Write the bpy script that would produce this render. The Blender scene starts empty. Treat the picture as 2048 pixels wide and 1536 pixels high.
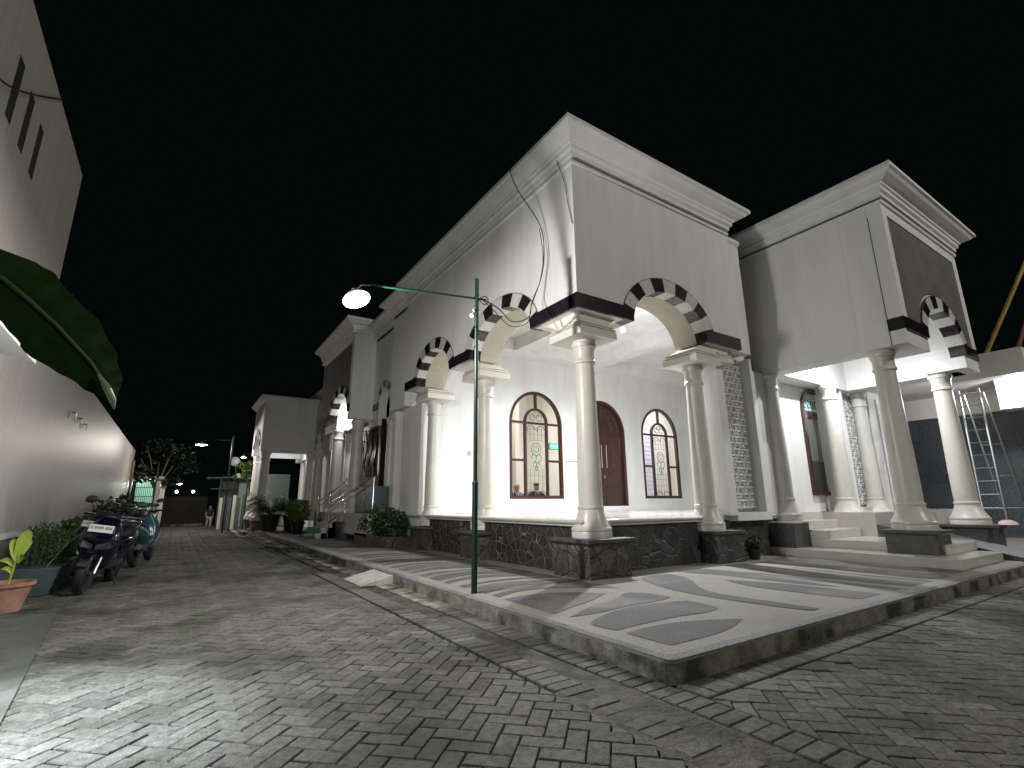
import bpy, math, random
from mathutils import Vector, Matrix
random.seed(7)
R_=math.radians
sc=bpy.context.scene
# ---------------------------------------------------------------- camera
F=989.3/2048*36
yaw,pit,rol=R_(33.5804),R_(13.503),R_(-.4917)
Fw=Vector((math.sin(yaw)*math.cos(pit),math.cos(yaw)*math.cos(pit),math.sin(pit)))
Rt=Vector((math.cos(yaw),-math.sin(yaw),0)); Up=Rt.cross(Fw)
r_=Rt*math.cos(rol)+Up*math.sin(rol); u_=-Rt*math.sin(rol)+Up*math.cos(rol)
cd=bpy.data.cameras.new('camera'); cam=bpy.data.objects.new('camera',cd); sc.collection.objects.link(cam)
m=Matrix((r_,u_,-Fw)).transposed().to_4x4(); m.translation=Vector((0,0,1.1)); cam.matrix_world=m
cd.sensor_width=36; cd.lens=F; cd.clip_start=.05; cd.clip_end=500
sc.camera=cam
# ---------------------------------------------------------------- night sky, exposure
W=bpy.data.worlds.new('World'); sc.world=W; W.use_nodes=True
wn=W.node_tree.nodes; wl=W.node_tree.links
sky=wn.new('ShaderNodeTexSky'); sky.sky_type='NISHITA'; sky.sun_disc=False
sky.sun_elevation=R_(-8); sky.sun_rotation=R_(200)
nadd=wn.new('ShaderNodeMix'); nadd.data_type='RGBA'; nadd.blend_type='ADD'; nadd.inputs[0].default_value=1; wl.new(sky.outputs[0],nadd.inputs[6]); nadd.inputs[7].default_value=(.009,.014,.016,1)
wl.new(nadd.outputs[2],wn['Background'].inputs[0]); wn['Background'].inputs[1].default_value=.12
sc.view_settings.view_transform='Standard'; sc.view_settings.look='None'
sc.view_settings.exposure=0.0; sc.view_settings.gamma=1
sc.render.engine='CYCLES'
sc.cycles.max_bounces=8; sc.cycles.diffuse_bounces=4; sc.cycles.sample_clamp_indirect=3; sc.cycles.use_denoising=True
def lamp(name,loc,w,col=(1,.97,.92),r=.05,parent=None,down=0):
    d=bpy.data.lights.new(name,'SPOT' if down else 'POINT')
    if down:
        d.spot_size=R_(178); d.spot_blend=.9
    d.energy=w; d.color=col; d.shadow_soft_size=r
    o=bpy.data.objects.new(name,d); sc.collection.objects.link(o)
    if parent: o.parent=parent; o.location=Vector(loc)-ORG[parent.name]
    else: o.location=loc
    return o
# ---------------------------------------------------------------- helpers
ORG={}
COL=sc.collection
def tag(o,label=None,cat=None,group=None,kind=None):
    if label:o['label']=label
    if cat:o['category']=cat
    if group:o['group']=group
    if kind:o['kind']=kind
    return o
def thing(name,label,cat,loc=(0,0,0),group=None):
    o=bpy.data.objects.new(name,None); COL.objects.link(o); o.location=loc; o.empty_display_size=.1
    ORG[o.name]=Vector(loc); return tag(o,label,cat,group)
class MB:
    def __init__(s): s.v=[];s.f=[];s.m=[];s.c=[]
    def add(s,vs,fs,mi=0,col=None):
        n=len(s.v); s.v+=[tuple(v) for v in vs]
        for f in fs: s.f.append(tuple(n+i for i in f)); s.m.append(mi); s.c.append(col)
        return s
    def box(s,x0,x1,y0,y1,z0,z1,mi=0):
        v=[(x,y,z) for z in (z0,z1) for y in (y0,y1) for x in (x0,x1)]
        return s.add(v,[(0,2,3,1),(4,5,7,6),(0,1,5,4),(2,6,7,3),(0,4,6,2),(1,3,7,5)],mi)
    def loft(s,loops,mi=0,cap=True):
        n=len(loops[0]); vs=[p for l in loops for p in l]; fs=[]
        for i in range(len(loops)-1):
            for j in range(n):
                a=i*n+j;b=i*n+(j+1)%n; fs.append((a,b,b+n,a+n))
        if cap: fs.append(tuple(range(n-1,-1,-1))); fs.append(tuple(range((len(loops)-1)*n,len(loops)*n)))
        return s.add(vs,fs,mi)
    def lathe(s,prof,cx,cy,n=24,mi=0):
        return s.loft([[(cx+r*math.cos(2*math.pi*k/n),cy+r*math.sin(2*math.pi*k/n),z) for k in range(n)] for r,z in prof],mi)
    def tube(s,pts,r,n=8,mi=0):
        pts=[Vector(p) for p in pts]; rs=r if isinstance(r,(list,tuple)) else [r]*len(pts); loops=[]
        ref=Vector((0,0,1))
        for i,p in enumerate(pts):
            d=(pts[min(i+1,len(pts)-1)]-pts[max(i-1,0)]).normalized()
            a=d.cross(ref) 
            if a.length<.15: a=d.cross(Vector((1,0,0)))
            a.normalize(); b=d.cross(a).normalized()
            loops.append([tuple(p+(a*math.cos(t)+b*math.sin(t))*rs[i]) for t in [2*math.pi*k/n for k in range(n)]])
        return s.loft(loops,mi)
    def prism(s,poly,ax,a,b,mi=0):
        # poly 2d in the plane normal to axis ax ('x': (y,z), 'y': (x,z), 'z': (x,y))
        def P(q,t): return {'x':(t,q[0],q[1]),'y':(q[0],t,q[1]),'z':(q[0],q[1],t)}[ax]
        return s.loft([[P(q,a) for q in poly],[P(q,b) for q in poly]],mi)
    def build(s,name,mats,parent=None,label=None,smooth=False,cat=None,group=None,kind=None,bevel=0):
        if not isinstance(mats,(list,tuple)): mats=[mats]
        o0=ORG[parent.name] if parent else Vector((0,0,0))
        me=bpy.data.meshes.new(name)
        me.from_pydata([(x-o0.x,y-o0.y,z-o0.z) for x,y,z in s.v],[],s.f)
        for mm in mats: me.materials.append(mm)
        me.polygons.foreach_set('material_index',s.m)
        if smooth: me.polygons.foreach_set('use_smooth',[True]*len(s.f))
        if any(c is not None for c in s.c):
            at=me.color_attributes.new('Col','FLOAT_COLOR','CORNER'); k=0
            for f,c in zip(s.f,s.c):
                for _ in f:
                    at.data[k].color=(c,c,c,1) if c is not None else (.5,.5,.5,1); k+=1
        me.update()
        o=bpy.data.objects.new(name,me); COL.objects.link(o)
        if parent: o.parent=parent; ORG[o.name]=o0.copy()
        else: ORG[o.name]=Vector((0,0,0))
        if smooth:
            me.polygons.foreach_set('use_smooth',[True]*len(me.polygons))
            md=o.modifiers.new('es','EDGE_SPLIT'); md.split_angle=R_(38)
        if bevel:
            b=o.modifiers.new('bv','BEVEL'); b.width=bevel; b.segments=2; b.limit_method='ANGLE'
        return tag(o,label,cat,group,kind)
def kids(o): return [c for c in COL.objects if c.parent==o]
def dup(root,loc=None,rot=None,label=None,parent=None,swap=None):
    c=root.copy(); COL.objects.link(c)
    if parent: c.parent=parent
    if loc is not None: c.location=loc
    if rot is not None: c.rotation_euler=rot
    if label: c['label']=label
    if swap and c.type=='MESH' and c.data.materials and c.data.materials[0] in swap:
        c.data=c.data.copy(); c.data.materials[0]=swap[c.data.materials[0]]
    for k in kids(root): dup(k,parent=c,swap=swap)
    return c
# ---------------------------------------------------------------- materials
def mat(name,c,rough=.6,c2=None,scale=4,detail=6,bump=0,bscale=None,metal=0,spec=.5,contrast=(.35,.65),emit=0,ec=None,coat=0,stretch=None,trans=0,stain=None,attr=False,alpha=None):
    M=bpy.data.materials.new(name); M.use_nodes=True; nt=M.node_tree; N=nt.nodes; L=nt.links
    b=N['Principled BSDF']; b.inputs['Roughness'].default_value=rough; b.inputs['Metallic'].default_value=metal
    b.inputs['Specular IOR Level'].default_value=spec; b.inputs['Base Color'].default_value=(*c,1)
    if coat: b.inputs['Coat Weight'].default_value=coat
    if trans: b.inputs['Transmission Weight'].default_value=trans
    if alpha is not None: b.inputs['Alpha'].default_value=alpha
    tc=N.new('ShaderNodeTexCoord'); mp=N.new('ShaderNodeMapping'); L.new(tc.outputs['Object'],mp.inputs[0])
    if stretch: mp.inputs['Scale'].default_value=stretch
    col=None
    if c2:
        n=N.new('ShaderNodeTexNoise'); n.inputs['Scale'].default_value=scale; n.inputs['Detail'].default_value=detail
        n.inputs['Roughness'].default_value=.6
        L.new(mp.outputs[0],n.inputs[0]); r=N.new('ShaderNodeValToRGB')
        r.color_ramp.elements[0].position=contrast[0]; r.color_ramp.elements[0].color=(*c,1)
        r.color_ramp.elements[1].position=contrast[1]; r.color_ramp.elements[1].color=(*c2,1)
        L.new(n.outputs[0],r.inputs[0]); col=r.outputs[0]
    if stain:   # (colour, scale, lo, hi)
        n=N.new('ShaderNodeTexNoise'); n.inputs['Scale'].default_value=stain[1]; n.inputs['Detail'].default_value=8
        L.new(mp.outputs[0],n.inputs[0]); mr=N.new('ShaderNodeMapRange')
        mr.inputs[1].default_value=stain[2]; mr.inputs[2].default_value=stain[3]; L.new(n.outputs[0],mr.inputs[0])
        mx=N.new('ShaderNodeMix'); mx.data_type='RGBA'; L.new(mr.outputs[0],mx.inputs[0])
        if col: L.new(col,mx.inputs[6])
        else: mx.inputs[6].default_value=(*c,1)
        mx.inputs[7].default_value=(*stain[0],1); col=mx.outputs[2]
    if attr:
        a=N.new('ShaderNodeAttribute'); a.attribute_name='Col'
        mr=N.new('ShaderNodeMapRange'); mr.inputs[3].default_value=.55; mr.inputs[4].default_value=1.35
        L.new(a.outputs['Fac'],mr.inputs[0]); mx=N.new('ShaderNodeMix'); mx.data_type='RGBA'; mx.blend_type='MULTIPLY'; mx.inputs[0].default_value=1
        L.new(col,mx.inputs[6]); L.new(mr.outputs[0],mx.inputs[7]); col=mx.outputs[2]
    if col: L.new(col,b.inputs['Base Color'])
    if bump:
        n=N.new('ShaderNodeTexNoise'); n.inputs['Scale'].default_value=bscale or scale*4; n.inputs['Detail'].default_value=5
        L.new(mp.outputs[0],n.inputs[0]); bp=N.new('ShaderNodeBump'); bp.inputs['Strength'].default_value=bump; bp.inputs['Distance'].default_value=.02
        L.new(n.outputs[0],bp.inputs['Height']); L.new(bp.outputs[0],b.inputs['Normal'])
    if emit:
        b.inputs['Emission Color'].default_value=(*(ec or c),1); b.inputs['Emission Strength'].default_value=emit
    return M
def stone(name,c1,c2,mortar,scale,w,rand=.9,b2=.5):
    M=bpy.data.materials.new(name); M.use_nodes=True; nt=M.node_tree; N=nt.nodes; L=nt.links
    b=N['Principled BSDF']; b.inputs['Roughness'].default_value=.62
    tc=N.new('ShaderNodeTexCoord')
    nz=N.new('ShaderNodeTexNoise'); nz.inputs['Scale'].default_value=5; nz.inputs['Detail'].default_value=2
    L.new(tc.outputs['Object'],nz.inputs[0])
    wa=N.new('ShaderNodeVectorMath'); wa.operation='SCALE'; wa.inputs['Scale'].default_value=.09
    L.new(nz.outputs['Color'],wa.inputs[0]); ad=N.new('ShaderNodeVectorMath'); L.new(tc.outputs['Object'],ad.inputs[0]); L.new(wa.outputs[0],ad.inputs[1])
    vo=N.new('ShaderNodeTexVoronoi'); vo.inputs['Scale'].default_value=scale; vo.inputs['Randomness'].default_value=rand
    ve=N.new('ShaderNodeTexVoronoi'); ve.feature='DISTANCE_TO_EDGE'; ve.inputs['Scale'].default_value=scale; ve.inputs['Randomness'].default_value=rand
    L.new(ad.outputs[0],vo.inputs[0]); L.new(ad.outputs[0],ve.inputs[0])
    sep=N.new('ShaderNodeSeparateColor'); L.new(vo.outputs['Color'],sep.inputs[0])
    mx=N.new('ShaderNodeMix'); mx.data_type='RGBA'; L.new(sep.outputs[0],mx.inputs[0]); mx.inputs[6].default_value=(*c1,1); mx.inputs[7].default_value=(*c2,1)
    n2=N.new('ShaderNodeTexNoise'); n2.inputs['Scale'].default_value=22; n2.inputs['Detail'].default_value=7; L.new(tc.outputs['Object'],n2.inputs[0])
    mr2=N.new('ShaderNodeMapRange'); mr2.inputs[1].default_value=.3; mr2.inputs[2].default_value=.7; mr2.inputs[3].default_value=.45; mr2.inputs[4].default_value=1.5; L.new(n2.outputs[0],mr2.inputs[0])
    mu=N.new('ShaderNodeMix'); mu.data_type='RGBA'; mu.blend_type='MULTIPLY'; mu.inputs[0].default_value=1; L.new(mx.outputs[2],mu.inputs[6]); L.new(mr2.outputs[0],mu.inputs[7])
    mr=N.new('ShaderNodeMapRange'); mr.inputs[1].default_value=w; mr.inputs[2].default_value=w*1.8; L.new(ve.outputs['Distance'],mr.inputs[0])
    m2=N.new('ShaderNodeMix'); m2.data_type='RGBA'; L.new(mr.outputs[0],m2.inputs[0]); m2.inputs[6].default_value=(*mortar,1); L.new(mu.outputs[2],m2.inputs[7])
    L.new(m2.outputs[2],b.inputs['Base Color'])
    ht=N.new('ShaderNodeMapRange'); ht.inputs[1].default_value=0; ht.inputs[2].default_value=w*4; L.new(ve.outputs['Distance'],ht.inputs[0])
    ad2=N.new('ShaderNodeMath'); ad2.operation='MULTIPLY_ADD'; L.new(n2.outputs[0],ad2.inputs[0]); ad2.inputs[1].default_value=.6; L.new(ht.outputs[0],ad2.inputs[2])
    bp=N.new('ShaderNodeBump'); bp.inputs['Strength'].default_value=b2; bp.inputs['Distance'].default_value=.03; L.new(ad2.outputs[0],bp.inputs['Height']); L.new(bp.outputs[0],b.inputs['Normal'])
    return M
def leafmat(name,a,b,scale=18,rough=.5):
    return mat(name,a,rough,b,scale=scale,detail=2,contrast=(.35,.65),spec=.4)
white=mat('white_plaster',(.72,.72,.70),.7,(.80,.80,.78),scale=1.6,bump=.06,bscale=25,stretch=(1.6,1.6,.3),stain=((.63,.62,.59),1.2,.55,.85))
colw=mat('white_column_paint',(.62,.60,.54),.34,(.68,.66,.60),scale=3,bump=.03,bscale=20)
cream=mat('cream_plaster',(.72,.69,.62),.6,(.77,.74,.68),scale=1.5,bump=.04,bscale=25)
black=mat('black_stone_tile',(.012,.010,.014),.22,(.022,.018,.022),scale=6)
blackw=mat('white_stone_tile',(.60,.585,.54),.4,(.70,.69,.65),scale=9,stain=((.42,.40,.36),5,.55,.8))
jointm=mat('dark_joint_line',(.07,.065,.06),.8)
graypan=mat('grey_rendered_panel',(.12,.115,.12),.8,(.16,.15,.15),scale=2,bump=.1)
stoneA=stone('rubble_stone_light_joints',(.020,.017,.018),(.048,.039,.037),(.22,.21,.185),5.6,.018,b2=.8)
stoneB=stone('split_stone_grey',(.03,.032,.037),(.085,.083,.08),(.14,.14,.13),4.2,.012,b2=.8)
stoneP=stone('pedestal_stone',(.04,.037,.034),(.12,.10,.082),(.10,.095,.085),4.2,.012,b2=.9)
darkslab=mat('dark_andesite',(.06,.06,.062),.5,(.10,.10,.10),scale=14,bump=.2)
floorm=mat('pale_floor_tile',(.55,.53,.48),.15,(.62,.60,.55),scale=2)
wood=mat('red_brown_wood',(.030,.0115,.008),.3,(.052,.019,.012),scale=8,stretch=(6,6,.7),coat=.3)
wood2=mat('warm_wood',(.25,.10,.045),.35,(.33,.14,.06),scale=8,stretch=(6,6,.7))
steel=mat('stainless_steel',(.62,.60,.57),.18,metal=1)
alu=mat('aluminium',(.33,.35,.36),.38,metal=1)
greenp=mat('green_paint',(.0015,.017,.008),.4,(.002,.024,.012),scale=12)
rubber=mat('black_rubber',(.012,.012,.013),.6)
blackp=mat('black_plastic',(.015,.015,.017),.35)
cablem=mat('cable_black',(.01,.01,.01),.5)
glass=mat('window_glass',(1,1,1),.02,trans=1); glass.node_tree.nodes['Principled BSDF'].inputs['IOR'].default_value=1.05
lead=mat('lead_came',(.07,.08,.08),.4)
greeng=mat('green_glass',(.07,.17,.11),.3)
terral=mat('washed_gravel_cream',(.14,.133,.115),.75,(.29,.275,.24),scale=75,detail=4,bump=.5,bscale=120,contrast=(.3,.7),stain=((.17,.16,.14),1.1,.45,.75))
terrad=mat('washed_gravel_dark',(.032,.031,.031),.75,(.105,.101,.098),scale=75,detail=4,bump=.5,bscale=120,contrast=(.3,.7),stain=((.17,.16,.145),1.4,.5,.75))
rimm=mat('washed_gravel_blue_grey',(.09,.09,.097),.75,(.22,.22,.235),scale=75,detail=4,bump=.5,bscale=120,stain=((.07,.07,.065),2,.5,.75))
concr=mat('stained_concrete',(.15,.145,.12),.85,(.27,.26,.22),scale=7,bump=.5,bscale=30,stain=((.035,.04,.022),3.2,.45,.62))
apron=mat('worn_concrete',(.065,.068,.058),.8,(.12,.124,.108),scale=4,bump=.35,bscale=14,stain=((.035,.045,.03),2,.45,.7))
dirt=mat('joint_dirt',(.028,.026,.018),.9,(.05,.046,.03),scale=9,bump=.4)
mud=mat('drain_mud',(.030,.026,.018),.75,(.075,.066,.048),scale=7,detail=10,bump=.9,bscale=26,stain=((.012,.013,.007),4,.46,.6))
paver=mat('concrete_paver',(.078,.077,.068),.72,(.155,.150,.132),spec=.2,scale=24,detail=9,bump=.55,bscale=80,attr=True,stain=((.035,.038,.024),1.3,.46,.72))
leftw=mat('grey_satin_wall',(.34,.32,.295),.46,(.40,.375,.345),scale=2,bump=.4,bscale=3,stretch=(7,7,.25))
plinthg=mat('dark_grey_plinth',(.075,.078,.08),.7,(.12,.12,.12),scale=3,bump=.3)
tilew=mat('white_ceramic',(.36,.34,.30),.4,(.45,.43,.38),scale=7,stain=((.22,.2,.17),5,.5,.75))
terr=mat('terracotta',(.24,.12,.08),.75,(.34,.20,.14),scale=7,bump=.2)
soil=mat('soil',(.03,.022,.015),.95)
lg=leafmat('leaf_green',(.018,.05,.010),(.05,.11,.02)); dg=leafmat('leaf_dark',(.010,.030,.012),(.028,.06,.02)); yg=leafmat('leaf_yellow_green',(.20,.30,.03),(.34,.38,.06),8)
bark=mat('bark',(.10,.075,.05),.9,(.16,.13,.10),scale=12,bump=.4)
def glow(name,c,s): return mat(name,c,.5,emit=s,ec=c)
bulbm=glow('lit_bulb',(1,.97,.93),40)
bulbs=glow('lit_bulb_soft',(1,.97,.93),12)
skin=mat('skin',(.33,.19,.12),.55)
# ================================================================= SETTING
MB().add([(-60,-60,-.03),(90,-60,-.03),(90,220,-.03),(-60,220,-.03)],[(0,1,2,3)]).build('ground',dirt,kind='structure')
def clip(poly,planes):
    for nx,ny,d in planes:     # keep nx*x+ny*y<=d
        out=[]
        for i in range(len(poly)):
            a=poly[i-1];b=poly[i]; da=nx*a[0]+ny*a[1]-d; db=nx*b[0]+ny*b[1]-d
            if da<=0 and db<=0: out.append(b)
            elif da<=0<db or db<=0<da:
                t=da/(da-db); q=(a[0]+(b[0]-a[0])*t,a[1]+(b[1]-a[1])*t); out.append(q)
                if db<=0: out.append(b)
        poly=out
        if len(poly)<3: return None
    A=sum(poly[i-1][0]*poly[i][1]-poly[i][0]*poly[i-1][1] for i in range(len(poly)))/2
    return poly if abs(A)>6e-4 else None
def slab(mb,poly,z,ch=.006,h=.03,mi=0):
    # block with chamfered rim; slight random tilt
    cx=sum(p[0] for p in poly)/len(poly); cy=sum(p[1] for p in poly)/len(poly); n=len(poly)
    tx,ty=random.gauss(0,.006),random.gauss(0,.006); z=z+random.gauss(0,.0015); c=min(1,max(0,random.gauss(.5,.16)))
    def ins(p,d):
        v=Vector((p[0]-cx,p[1]-cy)); l=v.length or 1; v*=max(0,(l-d)/l); return (cx+v.x,cy+v.y)
    A=sum(poly[i-1][0]*poly[i][1]-poly[i][0]*poly[i-1][1] for i in range(n))
    if A<0: poly=poly[::-1]
    o=[ins(p,.003) for p in poly]; i_=[ins(p,.003+ch*1.3) for p in poly]
    H=lambda q:z+(q[0]-cx)*tx+(q[1]-cy)*ty
    vs=[(q[0],q[1],z-h) for q in o]+[(q[0],q[1],H(q)-ch*.8) for q in o]+[(q[0],q[1],H(q)) for q in i_]
    fs=[(k,(k+1)%n,n+(k+1)%n,n+k) for k in range(n)]+[(n+k,n+(k+1)%n,2*n+(k+1)%n,2*n+k) for k in range(n)]+[tuple(range(2*n,3*n))]
    mb.add(vs,fs,mi,c)
def herring(mb,x0,x1,y0,y1,planes,ox=0,oy=0,w=.107):
    s=w; rt=math.sqrt(.5); g=.0022
    R=max(abs(x1-x0),abs(y1-y0))
    us=[(x-ox)*rt+(y-oy)*rt for x in (x0,x1) for y in (y0,y1)]; vs=[-(x-ox)*rt+(y-oy)*rt for x in (x0,x1) for y in (y0,y1)]
    for i in range(int(min(us)/s)-2,int(max(us)/s)+2):
        for j in range(int(min(vs)/s)-2,int(max(vs)/s)+2):
            r=(i-j)%4
            if r==0: q=[(i,j),(i+2,j),(i+2,j+1),(i,j+1)]
            elif r==3: q=[(i,j),(i+1,j),(i+1,j+2),(i,j+2)]
            else: continue
            um=[q[0][0]*s+g,q[1][0]*s-g]; vm=[q[0][1]*s+g,q[2][1]*s-g]
            q=[(um[0],vm[0]),(um[1],vm[0]),(um[1],vm[1]),(um[0],vm[1])]
            p=[(ox+(a-b)*rt,oy+(a+b)*rt) for a,b in q]
            cx=sum(a for a,_ in p)/4; cy=sum(b for _,b in p)/4
            if cx<x0-.2 or cx>x1+.2 or cy<y0-.2 or cy>y1+.2: continue
            p=clip(p,planes)
            if p: slab(mb,p,0)
P=MB()
herring(P,-1.75,2.0,-.5,34,[(1,0,2.0),(-1,0,1.72),(0,-1,.5),(0,1,34)],ox=2.0,oy=0)
herring(P,2.66,15,-.5,2.02,[(-1,0,-2.68),(0,1,2.02),(0,-1,.5),(1,0,15)],ox=2.68,oy=2.02)
y=-.3
while y<5.3:     # soldier course beside the kerb, then the thinner one across the drain
    slab(P,[(2.455,y+.003),(2.665,y+.003),(2.665,y+.104),(2.455,y+.104)],.004); y+=.108
y=.9
while y<9:
    if y<2.5 and random.random()<.45: y+=.108; continue
    slab(P,[(2.04,y+.003),(2.26,y+.003),(2.26,y+.104),(2.04,y+.104)],.0); y+=.108
x=2.70
while x<15:
    slab(P,[(x,2.045),(x+.102,2.045),(x+.102,2.27),(x,2.27)],.004); x+=.107
hs=.107*math.sqrt(2)
for k in range(45):    # mitre stones along the edge of the right hand bond
    cx=2.68+k*hs*2+hs; slab(P,[(cx-hs+.004,2.018),(cx-hs*.45,1.905),(cx,1.868),(cx+hs*.45,1.905),(cx+hs-.004,2.018)],.0045,h=.02)
P.build('street_paving',paver,kind='structure')
MB().box(2.265,2.45,-.5,30,-.029,-.009).build('drain_channel',mud,kind='structure')
MB().add([(1.93,.2,-.006),(2.47,-.5,-.006),(2.47,2.62,-.006),(2.0,2.62,-.006)],[(0,1,2,3)]).build('silted_drain',mud,kind='structure')
MB().box(2.455,2.70,5.32,32,-.028,-.002).build('kerb_strip',concr,kind='structure')
MB().add([(-1.8,-1,.012),(-.62,-1,.012),(-.62,3.9,.012),(-.9,7.3,.012),(-1.8,7.9,.012)],[(0,1,2,3,4)]).build('concrete_apron',apron,kind='structure')
# raised walkway round the building
wk=MB()
def arcq(cx,cy,r,a0,a1,n): return [(cx+r*math.cos(R_(a0+(a1-a0)*k/n)),cy+r*math.sin(R_(a0+(a1-a0)*k/n))) for k in range(n+1)]
out=arcq(2.78,2.38,.08,180,270,5)+[(30,2.3),(30,8),(5.5,8),(5.5,26),(2.70,26)]
wk.loft([[(a,b,-.02) for a,b in out],[(a,b,.107) for a,b in out]],0)
wk.loft([[(a,b,.107) for a,b in out],[(a,b,.125) for a,b in out]],1)
wk.build('walkway',[concr,terral],kind='structure')
rim=MB()
o1=arcq(2.78,2.38,.078,180,270,5); o2=arcq(2.86,2.46,.07,180,270,5)
rp=[(2.702,26)]+o1+[(30,2.302)]; rq=[(2.79,26)]+o2+[(30,2.39)]
for k in range(len(rp)-1): rim.add([(*rp[k],.129),(*rp[k+1],.129),(*rq[k+1],.129),(*rq[k],.129)],[(0,1,2,3)])
rim.build('walkway_rim',rimm,kind='structure')
shapes=[[(2.98,2.95),(3.24,2.98),(3.57,2.96),(3.84,2.87),(4.13,2.72),(3.84,2.61),(3.55,2.55),(3.26,2.54),(2.99,2.54)],
[(2.97,3.33),(3.33,3.52),(3.61,3.60),(3.95,3.61),(4.42,3.5),(4.37,3.13),(4.09,3.05),(3.76,3.09),(3.27,3.08),(2.99,3.05)],
[(2.99,3.62),(3.3,3.78),(3.54,3.89),(3.86,3.97),(4.24,4.16),(4.41,4.02),(4.44,3.72),(4.18,3.66),(3.73,3.66),(3.33,3.60)],
[(2.97,4.65),(3.33,4.70),(3.67,4.62),(4.06,4.29),(3.65,4.07),(3.24,3.92),(2.96,3.8)],
[(5.18,4.80),(5.55,4.90),(5.78,4.86),(5.74,4.59),(5.53,4.28),(5.18,3.9),(5.02,3.58),(5.03,3.16),(5.08,2.55),(4.93,2.53),(4.84,2.85),(4.78,3.38),(4.78,3.75),(4.87,4.2)],
[(6.1,5.0),(6.6,5.0),(6.76,4.27),(6.66,3.7),(6.50,3.0),(6.36,3.4),(6.28,4.3),(6.12,4.75)],
[(5.93,4.1),(6.18,3.6),(6.30,3.1),(6.36,2.54),(5.89,2.54),(5.78,2.96),(5.73,3.59)],
[(7.2,4.95),(7.62,4.9),(7.64,4.3),(7.55,3.6),(7.59,2.54),(7.18,2.54),(7.05,3.39),(7.03,4.16)],
[(7.98,4.85),(9.24,5.1),(8.68,4.7),(8.46,4.2),(8.62,2.6),(8.25,2.55),(7.95,2.68),(8.0,3.63),(8.1,4.47)],
[(6.78,2.54),(6.98,2.54),(6.86,3.5),(6.84,4.4),(6.74,3.4)],[(7.72,2.54),(7.84,2.54),(7.8,3.4),(7.82,4.3),(7.7,3.6)],[(8.8,2.6),(9.2,2.6),(9.22,4.3),(8.9,3.8),(8.75,3.2)]]
y0=4.75
for k in range(14):    # the leaf motif repeats along the street side
    j=random.uniform(-.05,.05)
    shapes.append([(2.98,y0+.02),(3.4,y0+.20),(3.9,y0+.10),(4.4,y0-.28+j),(4.40,y0+.15),(4.0,y0+.36),(3.5,y0+.40+j),(2.98,y0+.18)])
    shapes.append([(2.98,y0+.30),(3.4,y0+.50),(3.75,y0+.50),(4.42,y0+.22),(4.42,y0+.62),(3.9,y0+.82+j),(3.4,y0+.84),(2.98,y0+.62)])
    shapes.append([(2.98,y0+.76),(3.4,y0+.96),(4.0,y0+.93),(4.42,y0+.74),(4.40,y0+.86),(3.9,y0+1.06),(3.4,y0+1.1+j),(2.98,y0+.94)])
    y0+=1.16
dk=MB()
for si,s_ in enumerate(shapes):   # soften the outlines
    q=[]; n=len(s_); V_=[Vector(p_) for p_ in s_]
    def tang(i):
        a_=(V_[i]-V_[i-1]); b_=(V_[(i+1)%n]-V_[i])
        return Vector((0,0)) if a_.normalized().dot(b_.normalized())<.35 else (V_[(i+1)%n]-V_[i-1])*.5
    for i in range(n):
        p0,p1=V_[i],V_[(i+1)%n]; t0,t1=tang(i),tang((i+1)%n)
        for k in range(6):
            u=k/6; h=(2*u**3-3*u*u+1,u**3-2*u*u+u,-2*u**3+3*u*u,u**3-u*u); q.append(tuple(p0*h[0]+t0*h[1]+p1*h[2]+t1*h[3]))
    dk.add([(x,y,.1285+.0003*(si%5)) for x,y in q],[tuple(range(len(q)))])
dk.build('walkway_inlay',terrad,kind='structure')
# ================================================================= THE MOSQUE
MQ=thing('mosque','large white mosque with striped arches, round columns and heavy eaves on a dark stone plinth','mosque',(4.5,5.05,0))
XW,YW=4.5,5.05; FZ=.86
def T3(ax,u,d,z): return (d,u,z) if ax=='x' else (u,d,z)     # wall in plane ax=const: u along, d depth
def skyline(mb,ax,d0,d1,u0,u1,ops,top,zb,mi=0,N=22):
    """wall d0..d1 thick, from u0 to u1, with elliptical openings (c,a,b,spring,jamb bottom); zb piers' bottom"""
    pts=[(u0,zb)]
    for c,a,b,sp,jb in sorted(ops):
        pts+=[(c-a,zb),(c-a,sp)] if zb<sp else [(c-a*math.sqrt(max(0,1-((zb-sp)/b)**2)),zb)]
        t0=math.pi if zb<sp else math.pi-math.asin(min(1,(zb-sp)/b)); t1=math.pi-t0
        for k in range(1,N): 
            t=t0+(t1-t0)*k/N; pts.append((c+a*math.cos(t),sp+b*math.sin(t)))
        pts+=[(c+a,sp),(c+a,zb)] if zb<sp else [(c+a*math.sqrt(max(0,1-((zb-sp)/b)**2)),zb)]
    pts.append((u1,zb)); vs=[];fs=[]
    for u,z in pts: vs+=[T3(ax,u,d0,z),T3(ax,u,d0,top),T3(ax,u,d1,z),T3(ax,u,d1,top)]
    for i in range(len(pts)-1):
        a,b=4*i,4*i+4
        if abs(pts[i][0]-pts[i+1][0])>1e-6: fs+=[(a,b,b+1,a+1),(a+2,a+3,b+3,b+2),(a+1,b+1,b+3,a+3)]
        fs.append((a,a+2,b+2,b))
    fs+=[(0,1,3,2)]; e=4*len(pts)-4; fs+=[(e,e+2,e+3,e+1)]
    mb.add(vs,fs,mi)
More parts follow.
